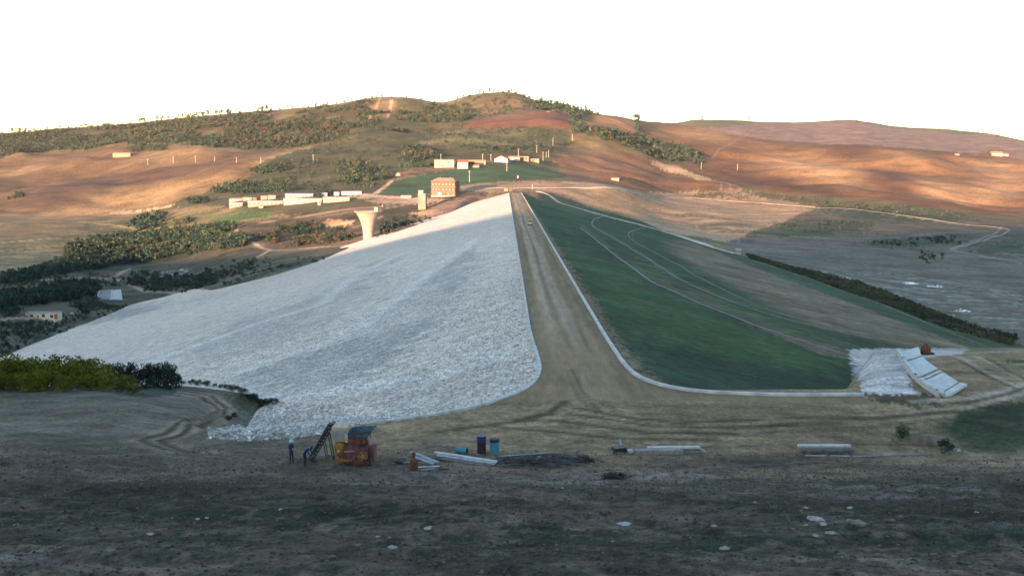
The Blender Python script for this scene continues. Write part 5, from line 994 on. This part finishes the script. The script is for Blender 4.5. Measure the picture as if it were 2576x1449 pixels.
for y in (-.3, .3): MB().tube(A0_+(B0_-A0_)*.78+Vector((0, y, 0)), (B0_.x*1.12, y, .0), .045, n=6).build('leg', M_STEEL, o); MB().tube(A0_+(B0_-A0_)*.55+Vector((0, y, 0)), (B0_.x*.72, y, .0), .035, n=6).build('strut', M_STEEL, o)
# machine
M_YEL = cm('machine_yellow', (.21,.115,.02), rough=.85, var=.45, scale=5); M_MRED = cm('machine_red', (.115,.048,.050), rough=.9, var=.35, scale=3); M_ORA = cm('machine_orange', (.13,.045,.022), rough=.85, var=.45, scale=5)
M_TAN = cm('machine_tan', (.40,.33,.25), rough=.8, var=.15, scale=3); M_MBL = cm('machine_blue', (.05,.085,.12), rough=.8, var=.3, scale=4)
c = P3(898, 1172); s_ = c.y/F; o = empty('crushing_machine', (c.x, c.y+.1, c.z), R(-4)); tag(o, 'red and yellow site machine with a tan hopper, right of the leaning conveyor', 'machine')
def X(u): return (u-898)*s_
def Zm(v): return (1172-v)*s_*.97
def bx(u0, u1, v0, v1, y0, y1, nm, m, par=None, taper=1., ry=0):
    return MB().box(((X(u0)+X(u1))/2, (y0+y1)/2, (Zm(v0)+Zm(v1))/2), (X(u1)-X(u0), y1-y0, Zm(v0)-Zm(v1)), taper=taper, ry=ry).build(nm, m, par or o)
body = bx(858, 925, 1116, 1166, 0, 1.5, 'body', M_MRED); bx(868, 935, 1150, 1171, .1, 1.6, 'chassis', M_MRED); bx(870, 924, 1095, 1116, .15, 1.4, 'engine_cover', M_ORA)
bx(924, 940, 1124, 1160, .3, 1.3, 'side_panel', M_MRED)
mb = MB(); mb.add([(X(874), .1, Zm(1096)), (X(924), .1, Zm(1096)), (X(924), 1.4, Zm(1096)), (X(874), 1.4, Zm(1096)), (X(874), -.05, Zm(1083)), (X(940), -.05, Zm(1076)), (X(940), 1.6, Zm(1076)), (X(874), 1.6, Zm(1083))], [(3,2,1,0),(0,1,5,4),(1,2,6,5),(2,3,7,6),(3,0,4,7)]); mb.build('feed_tray', M_MBL, o)
bx(924, 930, 1082, 1118, .2, .35, 'strut', M_SHEETG, ry=-.35)
hp = bx(835, 870, 1078, 1108, .1, 1.2, 'hopper', M_CONCD, taper=1.12); bx(833, 872, 1068, 1077, 0, 1.3, 'hopper_rim', M_TAN); bx(866, 874, 1069, 1110, .05, .3, 'hopper_post', M_TAN); bx(835, 866, 1078, 1079.5, .02, .12, 'rim_strip', M_TAN)
d_ = empty('dummy') if 0 else None
dr = MB().lathe([(.10, Zm(1150)), (.30, Zm(1145)), (.40, Zm(1135)), (.42, Zm(1122)), (.34, Zm(1112)), (.28, Zm(1110))], (X(852), .15, 0), 20).build('drum', M_YEL, o, True); MB().tube((X(852), -.32, Zm(1130)), (X(852), -.24, Zm(1130)), .10, n=12).build('hub', M_SHEETG, dr)
MB().tube((X(846), -.2, Zm(1138)), (X(857), -.24, Zm(1119)), .018, n=5).build('handle', M_SHEETG, dr)
wl_ = MB().tube((X(914), -.16, Zm(1145)), (X(914), -.02, Zm(1145)), .34, n=24).build('flywheel', M_YEL, o); MB().tube((X(914), -.2, Zm(1145)), (X(914), -.15, Zm(1145)), .14, n=14).build('hub', M_SHEETG, wl_)
for k in range(5): t = k*1.2566; MB().tube((X(914), -.18, Zm(1145)), (X(914)+.31*math.cos(t), -.18, Zm(1145)+.31*math.sin(t)), -0+.028, n=5).build('spoke', M_RUST, wl_)
MB().box((X(875), -.04, Zm(1133)), (X(892)-X(858), .05, .09), ry=-.06).build('label_bar', M_CONC, o)
bx(900, 922, 1098, 1112, -.06, .16, 'engine_block', M_ORA); bx(906, 914, 1104, 1120, -.1, 0, 'exhaust_box', M_STEEL); MB().box((X(868), -.12, Zm(1157)), (.9, .2, .1)).build('towbar', M_YEL, o); bx(846, 852, 1150, 1166, .0, .15, 'jack', M_YEL)
for x in (872, 926): 
    w_ = MB().tube((X(x), -.02 if x < 900 else .0, .27), (X(x), .2, .27), .27, n=18).build('wheel', M_STEEL, o); MB().tube((X(x), -.06, .27), (X(x), .0, .27), .11, n=12).build('rim', M_MRED, w_)
# drums
M_CY = cm('drum_cyan', (.04,.185,.27), rough=.6, var=.15, scale=4); M_DB = cm('drum_navy', (.016,.022,.085), rough=.5, var=.25, scale=4); M_DR = cm('drum_brown', (.028,.014,.014), rough=.7, var=.3, scale=4); M_DT = cm('drum_dark_top', (.02,.028,.035), rough=.7, var=.3)
def drum(name, label, u, vb, r, h, m, top=None, lying=False, dark=None, z=0.):
    p = P3(u, vb); o = empty(name, (p.x, p.y+(r if not lying else r), p.z+z-.03)); tag(o, label, 'drum'); prof = [(r*.97, 0), (r, .02)]
    for q in (.33, .66): prof += [(r, h*q-.03), (r*1.04, h*q), (r, h*q+.03)]
    prof += [(r, h-.02), (r*.97, h)]
    if lying: M = Matrix.Translation((-h/2, 0, r)) @ Matrix.Rotation(math.pi/2, 4, 'Y') ; o.rotation_euler = (0, 0, R(-24))
    else: M = Matrix.Identity(4)
    MB().lathe(prof, n=24, M=M).build('body', m, o, False)
    if top: MB().lathe([(r*1.05, h-.16), (r*1.05, h+.02), (r*.9, h+.05)], n=24, M=M).build('lid', top, o)
    if lying: MB().lathe([(r*.9, 0), (r*.9, .012)], n=24, M=M @ Matrix.Translation((0, 0, h))).build('open_end', dark, o)
    return o, p
drum('drum', 'dark brown drum standing beneath the navy drum', 1211, 1142, .34, .84, M_DR); o_, p = drum('drum', 'navy blue drum stacked on top of the dark brown drum', 1211, 1142, .37, .52, M_DB, z=.85)
drum('drum', 'bright cyan drum with a dark lid standing beside the stacked drums', 1244, 1142, .36, 1.08, M_CY, M_DT)
drum('drum', 'short cyan drum lying on its side with a dark open end', 1161, 1141, .23, .9, M_CY, lying=True, dark=M_DT)
# rusty gas bottle
p = P3(1041, 1182); s_ = p.y/F; o = empty('gas_bottle', tuple(p)); tag(o, 'rusty brown bottle-shaped cylinder standing in front of the plank heap', 'cylinder'); M_RB = cm('rust_brown', (.10,.045,.022), rough=.85, var=.5, scale=7)
MB().lathe([(.24, 0), (.30, .04), (.31, .25), (.30, .5), (.24, .72), (.12, .86)], n=20).build('body', M_RB, o, True); MB().lathe([(.10, .84), (.11, 1.0), (.13, 1.02), (.13, 1.2), (.09, 1.25)], n=14).build('neck', M_RB, o)
# planks, beams and bars
def plank(u0, v0, u1, v1, w_, h_, m, name, label, cat, z0=.0, z1=.0, group=None):
    a = P3(u0, v0); b = P3(u1, v1); a = a+Vector((0, 0, z0+h_/2)); b = b+Vector((0, 0, z1+h_/2)); d = b-a; L = d.length; yaw = math.atan2(d.y, d.x); pit = -math.asin(d.z/L); g = MB().box((0, 0, 0), (L, w_, h_)); o = g.build(name, m); o.location = (a+b)/2; o.rotation_euler = (0, pit, yaw); bev = o.modifiers.new('b', 'BEVEL'); bev.width = .012; tag(o, label, cat, group); return o
M_PL = cm('pale_plank', (.26,.27,.28), rough=.8, var=.25, scale=3); M_PLD = cm('dark_plank', (.10,.10,.10), rough=.85, var=.35, scale=3); M_PLW = cm('whitish_plank', (.40,.42,.44), rough=.7, var=.15, scale=3); M_PB = cm('blue_grey_plank', (.20,.25,.30), rough=.8, var=.2, scale=3)
PG1 = 'planks of the left heap'; PG2 = 'boards of the long middle stack'
plank(1094,1146,1250,1168,.30,.10,M_PLW,'plank','topmost long whitish board sloping across the middle stack','plank',.22,.16,PG2)
plank(1100,1150,1246,1171,.32,.09,M_PL,'plank','grey board directly under the topmost whitish one','plank',.12,.08,PG2)
plank(1108,1155,1236,1174,.35,.08,M_PLD,'plank','dark bottom board of the long middle stack','plank',.02,0,PG2)
plank(1130,1150,1240,1160,.25,.08,M_PLD,'plank','dark board behind the topmost whitish board','plank',.05,.1,PG2)
plank(1034,1146,1100,1166,.35,.10,M_PB,'plank','wide blue-grey board on top of the left heap','plank',.24,.04,PG1)
plank(1040,1153,1092,1168,.3,.08,M_PL,'plank','pale board under the wide blue-grey one of the left heap','plank',.1,.02,PG1)
plank(1022,1160,1078,1168,.2,.07,M_PLD,'plank','dark short board at the left edge of the left heap','plank',.06,0,PG1)
plank(1051,1177,1106,1174,.14,.09,M_PLW,'plank','narrow whitish board on the ground right of the rusty cylinder','plank',0,0,PG1)
plank(990,1166,1035,1163,.12,.06,M_PL,'plank','thin grey board reaching out left of the rusty cylinder','plank',.0,.02,PG1)
plank(1058,1183,1092,1179,.12,.05,M_PB,'plank','short grey board nearest the viewer in front of the heap','plank',0,0,PG1)
plank(1004,1154,1050,1160,.16,.06,M_PLD,'plank','dark plank at the back left of the left heap','plank',.05,.08,PG1)
for u, v, r, l, m in ((1003,1164,.28,'dark crumpled sack at the left end of the heap',M_STEEL),(1110,1180,.14,'small orange-brown lump beside the whitish board',M_RB),(1123,1181,.10,'small dark lump right of the orange-brown one',M_STEEL)):
    p = P3(u, v); V = ICO2*np.array((r*1.5, r, r*.6))*rng.uniform(.8, 1.25, (len(ICO2), 1)); o = mesh_obj('sack' if 'sack' in l else 'rubble', V, ICOF2, m); o.location = (p.x, p.y, p.z+r*.3); tag(o, l, 'sack' if 'sack' in l else 'rubble')
# heap of reinforcing bars
a = P3(1250, 1172); 
V = []; mb = MB()
for k in range(190):
    u0 = rng.uniform(1235, 1400); L = rng.uniform(30, 150); v0 = 1163+rng.normal()*6.5; p0 = P3(u0, v0); p1 = P3(min(u0+L, 1470), v0+rng.uniform(-10, 8)); h0 = rng.uniform(0, .5)*(.35+.65*math.sin(max(0, min(1, (u0-1225)/190))*math.pi))*math.exp(-((v0-1163)/10)**2); mid = (p0+p1)/2+Vector((0, 0, h0+.12))
    mb.tube(p0+Vector((0, 0, h0*.6+.02)), mid, .022, n=4); mb.tube(mid, p1+Vector((0, 0, h0*.5+.02)), .022, n=4)
o = mb.build('reinforcing_bars', cm('bar_steel', (.05,.055,.06), rough=.7, var=.8, scale=2.5)); tag(o, 'tangled heap of dark steel bars right of the long planks', 'steel bars', kind='stuff')
for (u0, v0, u1, v1, z, l, m) in ((1262,1160,1390,1148,.35,'greenish board lying on top of the steel bars',M_PB),(1352,1160,1385,1157,.3,'short whitish board on the right part of the bars',M_PLW),(1385,1158,1450,1155,.2,'thin grey board at the right end of the bars',M_PL),(1250,1176,1330,1170,.12,'dark board along the front of the bars',M_PLD)):
    plank(u0,v0,u1,v1,.14,.06,m,'plank',l,'plank',z,z*.8)
for (u, v, w_, h_, l) in ((1465,1158,62,15,'low black heap of netting at the right end of the bars'),(1350,1150,170,16,'long dark brushwood heap behind the bars'),(1545,1198,56,8,'dark driftwood clod lying alone on the near slope')):
    p = P3(u, v); s_ = p.y/F; g = np.random.default_rng(int(u)); n = 500; q = g.normal(size=(n, 3))*np.array((w_*s_*.24, .35, h_*s_*.3)); q[:, 2] = abs(q[:, 2])*np.exp(-(q[:, 0]/(w_*s_*.4))**2)
    a = g.normal(size=(n, 3)); a /= np.linalg.norm(a, axis=1)[:, None]; a[:, 2] *= .3; b = g.normal(size=(n, 3))*.02
    VV = np.stack([q-a*.22, q+b+.01, q+a*.22, q-b-.01], 1).reshape(-1, 3); o = mesh_obj('brush_heap', VV, np.arange(n*4).reshape(-1, 4), M_RUST if u != 1350 else M_STEEL); o.location = p; tag(o, l, 'heap')
# concrete beams to the right
BGp = 'precast beams on the platform'
plank(1597,1141,1717,1141,.5,.34,cm('beam_grey', (.20,.195,.18), rough=.85, var=.2, scale=3),'concrete_beam','thick grey concrete slab under the left pair of beams','beam',0,0,BGp)
plank(1629,1134,1760,1133,.32,.16,M_PLW,'concrete_beam','long whitish beam resting behind and above the thick grey slab','beam',.18,.2,BGp)
plank(1700,1142,1772,1139,.25,.10,M_PLD,'concrete_beam','dark low beam right of the thick grey slab','beam',.0,0,BGp)
plank(1752,1126,1776,1140,.12,.10,M_PL,'plank','short stick leaning down from the right end of the left beams','plank',.1,.0)
plank(2007,1134,2138,1134,.34,.17,M_PLW,'concrete_beam','long whitish beam on top of the right stack','beam',.34,.34,BGp)
plank(2016,1140,2146,1140,.45,.24,cm('stack_grey', (.075,.085,.082), rough=.85, var=.35, scale=3),'concrete_beam','wide dark beam directly under the white one of the right stack','beam',.06,.06,BGp)
plank(2026,1147,2080,1147,.16,.07,M_PL,'concrete_beam','thin grey beam at the foot of the right stack, left half','beam',0,0,BGp)
plank(2090,1147,2136,1148,.16,.07,M_PL,'concrete_beam','thin grey beam at the foot of the right stack, right half','beam',0,0,BGp)
for k, u in enumerate((2030, 2075, 2125)): plank(u-5,1141,u+5,1141,.9,.07,M_PLD,'timber_bearer','%s timber bearer under the right beam stack' % ('left','middle','right')[k],'bearer')
for (u0, v0, u1, v1, l) in ((2146,1150,2330,1143,'long thin pipe lying right of the right beam stack'),(1890,1172,2080,1164,'long dark pipe lying before the right beam stack'),(1770,1180,1900,1174,'dark pipe on the slope between the two beam groups')):
    a = P3(u0, v0); b = P3(u1, v1); o = MB().tube(a-a, b-a, .045, n=8).build('pipe', M_PLD if 'dark' in l else M_PB); o.location = a+Vector((0, 0, .05)); tag(o, l, 'pipe')
plank(1579,1139,1591,1138,.4,.24,M_PLW,'concrete_block','small whitish concrete block left of the thick slab','block')
plank(1559,1122,1567,1142,.12,.09,M_PB,'plank','grey-blue plank leaning on the dark wheelbarrow','plank',.5,.0)
# wheelbarrow
p = P3(1556, 1141); o = empty('wheelbarrow', tuple(p), R(20)); tag(o, 'dark overturned wheelbarrow left of the small concrete block', 'wheelbarrow')
MB().box((0, 0, .38), (.75, .55, .3), taper=1.35).build('tray', M_STEEL, o)
for y in (-.22, .22): MB().tube((-.75, y, .5), (.5, y*.4, .2), .022, n=6).build('handle', M_PLD, o); MB().tube((-.25, y, .3), (-.32, y*1.2, 0), .02, n=6).build('leg', M_STEEL, o)
MB().tube((.52, -.05, .19), (.52, .05, .19), .19, n=16).build('wheel', M_STEEL, o)
# ---- concrete chute on the right
p = P3(2395, 1001); o = empty('concrete_chute', (p.x, p.y, 0)); tag(o, 'pale lined spillway chute with brown joints, right of the white gravel apron', 'chute')
M_CH = cm('chute_lining', (.44,.47,.48), rough=.85, var=.18, scale=1.6, bump=.3); M_JT = cm('joint_brown', (.17,.14,.11), rough=.9, var=.3)
Lf = [(2258,889),(2266,905),(2280,928),(2300,953),(2325,975),(2352,992),(2372,1003)]; Rt = [(2308,886),(2313,905),(2330,924),(2356,944),(2384,963),(2406,978),(2430,984)]
def interp_px(L_, t): x = t*(len(L_)-1); i = min(int(x), len(L_)-2); f = x-i; return (L_[i][0]*(1-f)+L_[i+1][0]*f, L_[i][1]*(1-f)+L_[i+1][1]*f)
segs = [0, .22, .5, .56, .82, 1.0]; rowsL = []
def strip(t0, t1, m, nm, dz=0.):
    V = []; Fc = []; n = 10
    for i in range(n+1):
        t = t0+(t1-t0)*i/n; a = hit(*interp_px(Lf, t), terr); b = hit(*interp_px(Rt, t), terr)
        for s_i, (f, z) in enumerate(((-.02, .30), (.03, .30), (.06, -.05), (.34, -.12), (.62, .06), (.98, .36), (1.04, .34))): q = a.lerp(b, f); V.append((q.x, q.y, q.z+z+.12+dz))
        if i: b0 = 7*i; Fc += [(b0-7+j, b0-6+j, b0+1+j, b0+j) for j in range(6)]
    V = [(x-o.location.x, y-o.location.y, z) for x, y, z in V]; n0 = len(V); ob = mesh_obj(nm, V, Fc, m, o); sd = ob.modifiers.new('s', 'SOLIDIFY'); sd.thickness = .25; sd.offset = -1; return ob
for t0, t1 in ((0, .20), (.23, .50), (.535, .56), (.585, .86), (.89, 1.0)): strip(t0, t1, M_CH, 'lining')
for t0, t1 in ((.201, .229), (.501, .534), (.561, .584), (.861, .889)): strip(t0, t1, M_JT, 'joint', -.03)
V, Fc = sweep([tuple(hit(*interp_px(Lf, t), terr)-Vector((o.location.x, o.location.y, -.3))) for t in np.linspace(0, .93, 24)], .28, .22, -.3); mesh_obj('side_wall', V, Fc, M_CONCW, o)
p = P3(2328, 892); o = empty('rusty_tank', tuple(p)); tag(o, 'dark rusty upright tank standing at the head of the concrete chute', 'tank'); MB().lathe([(.50, 0), (.62, .1), (.66, .6), (.6, 1.0), (.4, 1.25), (.18, 1.32)], n=20).build('shell', M_RB, o, True); MB().lathe([(.17, 1.3), (.17, 1.42), (.1, 1.45)], n=12).build('cap', M_RUST, o); MB().box((.75, 0, .16), (.9, .6, .3), taper=.5).build('base_rubble', M_RUST, o)
# mound with pale object
p = P3(2335, 1112); g = np.random.default_rng(5); V = ICO2*np.array((1.7, 1.2, .55))*g.uniform(.85, 1.15, (len(ICO2), 1)); o = mesh_obj('dirt_mound', V, ICOF2, mat('mound_soil', (.12,.095,.07), .95, .35, 1.5, .5), smooth=True); o.location = (p.x, p.y, p.z+.05); tag(o, 'low dirt mound at the left foot of the green bank', 'mound')
# white stones lying on the near slope
M_ST = mat('pale_stone', (.27,.265,.255), .9, .35, 3, .3); M_ST2 = mat('pinkish_stone', (.16,.135,.12), .9, .35, 3, .3)
ST = [(2052,1306,50,'largest white boulder, flat-topped, on the right part of the near slope'),(2071,1319,21,'white stone touching the lower right of the largest boulder'),(2028,1321,13,'small white stone lower left of the largest boulder'),(2090,1342,30,'rounded white stone at the lower right of the boulder group'),(2053,1348,21,'flat white stone at the bottom of the boulder group'),(1996,1331,17,'pinkish stone left of the boulder group'),(2160,1318,62,'long flat brownish stone right of the largest boulder'),(1569,1320,44,'long flat white stone alone on the slope below the left beams'),(1797,1323,17,'small white stone between the long flat stone and the boulder group'),(2027,1277,13,'small white stone above the boulder group, left one'),(2137,1278,17,'small white stone above the boulder group, right one'),(2246,1309,15,'small stone right of the long brownish stone, lower one'),(2266,1298,13,'small pinkish stone right of the long brownish stone, upper one'),(2457,1288,13,'small white stone near the right edge of the slope'),(2404,1133,26,'pale flat stone at the corner of the green bank'),(1899,1264,10,'tiny white stone on the slope below the right beams'),(1822,1380,28,'grey-green flat stone low on the slope'),(987,1378,28,'white stone at the bottom centre-left of the slope'),(1075,1330,24,'white stone right of the bottom centre-left stone'),(1083,1325,12,'small white stone touching another on the centre-left slope'),(950,1350,14,'small pale stone between the two centre-left white stones'),(378,1343,19,'white stone alone on the left part of the near slope'),(497,1306,15,'small pale stone right of the lone left stone'),(705,1281,11,'tiny pale stone below the two workers'),(900,1372,18,'dull pale stone left of the bottom centre-left stone'),(520,1302,12,'small grey stone among the left weeds'),(1415,1228,9,'tiny white stone below the long planks'),(2230,1350,12,'small stone low at the right of the boulder group'),(2118,1402,16,'dull stone near the bottom edge, right of centre'),(2400,1400,18,'dull stone near the bottom right corner'),(40,1320,14,'small pale stone near the left edge'),(2344,1098,14,'white stone lying on the dirt mound'),(980,1352,10,'tiny pale stone just above the bottom centre-left stone'),(1540,1362,10,'tiny pale stone below the long flat white stone')]
for i, (u, v, w_, l) in enumerate(ST):
    p = P3(u, v); r = w_*p.y/F/2; g = np.random.default_rng(i+40); fl = g.uniform(.35, .55) if w_ < 40 else .3; V = ICO2*np.array((r, r*g.uniform(.6, .9), r*fl))*g.uniform(.72, 1.22, (len(ICO2), 1)); V[:, 2] += V[:, 0]*g.uniform(-.15, .15); o = mesh_obj('stone', V, ICOF2, M_ST2 if ('pink' in l or 'brown' in l or 'dull' in l) else M_ST); o.location = (p.x, p.y, p.z+r*fl*.1); o.rotation_euler = (g.uniform(-.1, .1), g.uniform(-.1, .1), g.uniform(-.3, .3)); tag(o, l, 'stone', 'pale stones on the near slope')

# ================================================================== AIR
mb = MB().box((0, 2600, 150), (9000, 8400, 520)); hz = bpy.data.materials.new('air'); hz.use_nodes = True; n_ = hz.node_tree; n_.nodes.remove(n_.nodes['Principled BSDF']); pv = n_.nodes.new('ShaderNodeVolumePrincipled'); pv.inputs['Density'].default_value = .00002; pv.inputs['Color'].default_value = (.95, .93, .95, 1); pv.inputs['Anisotropy'].default_value = 0
n_.links.new(pv.outputs[0], n_.nodes['Material Output'].inputs['Volume']); o = mb.build('haze', hz); tag(o, kind='stuff')
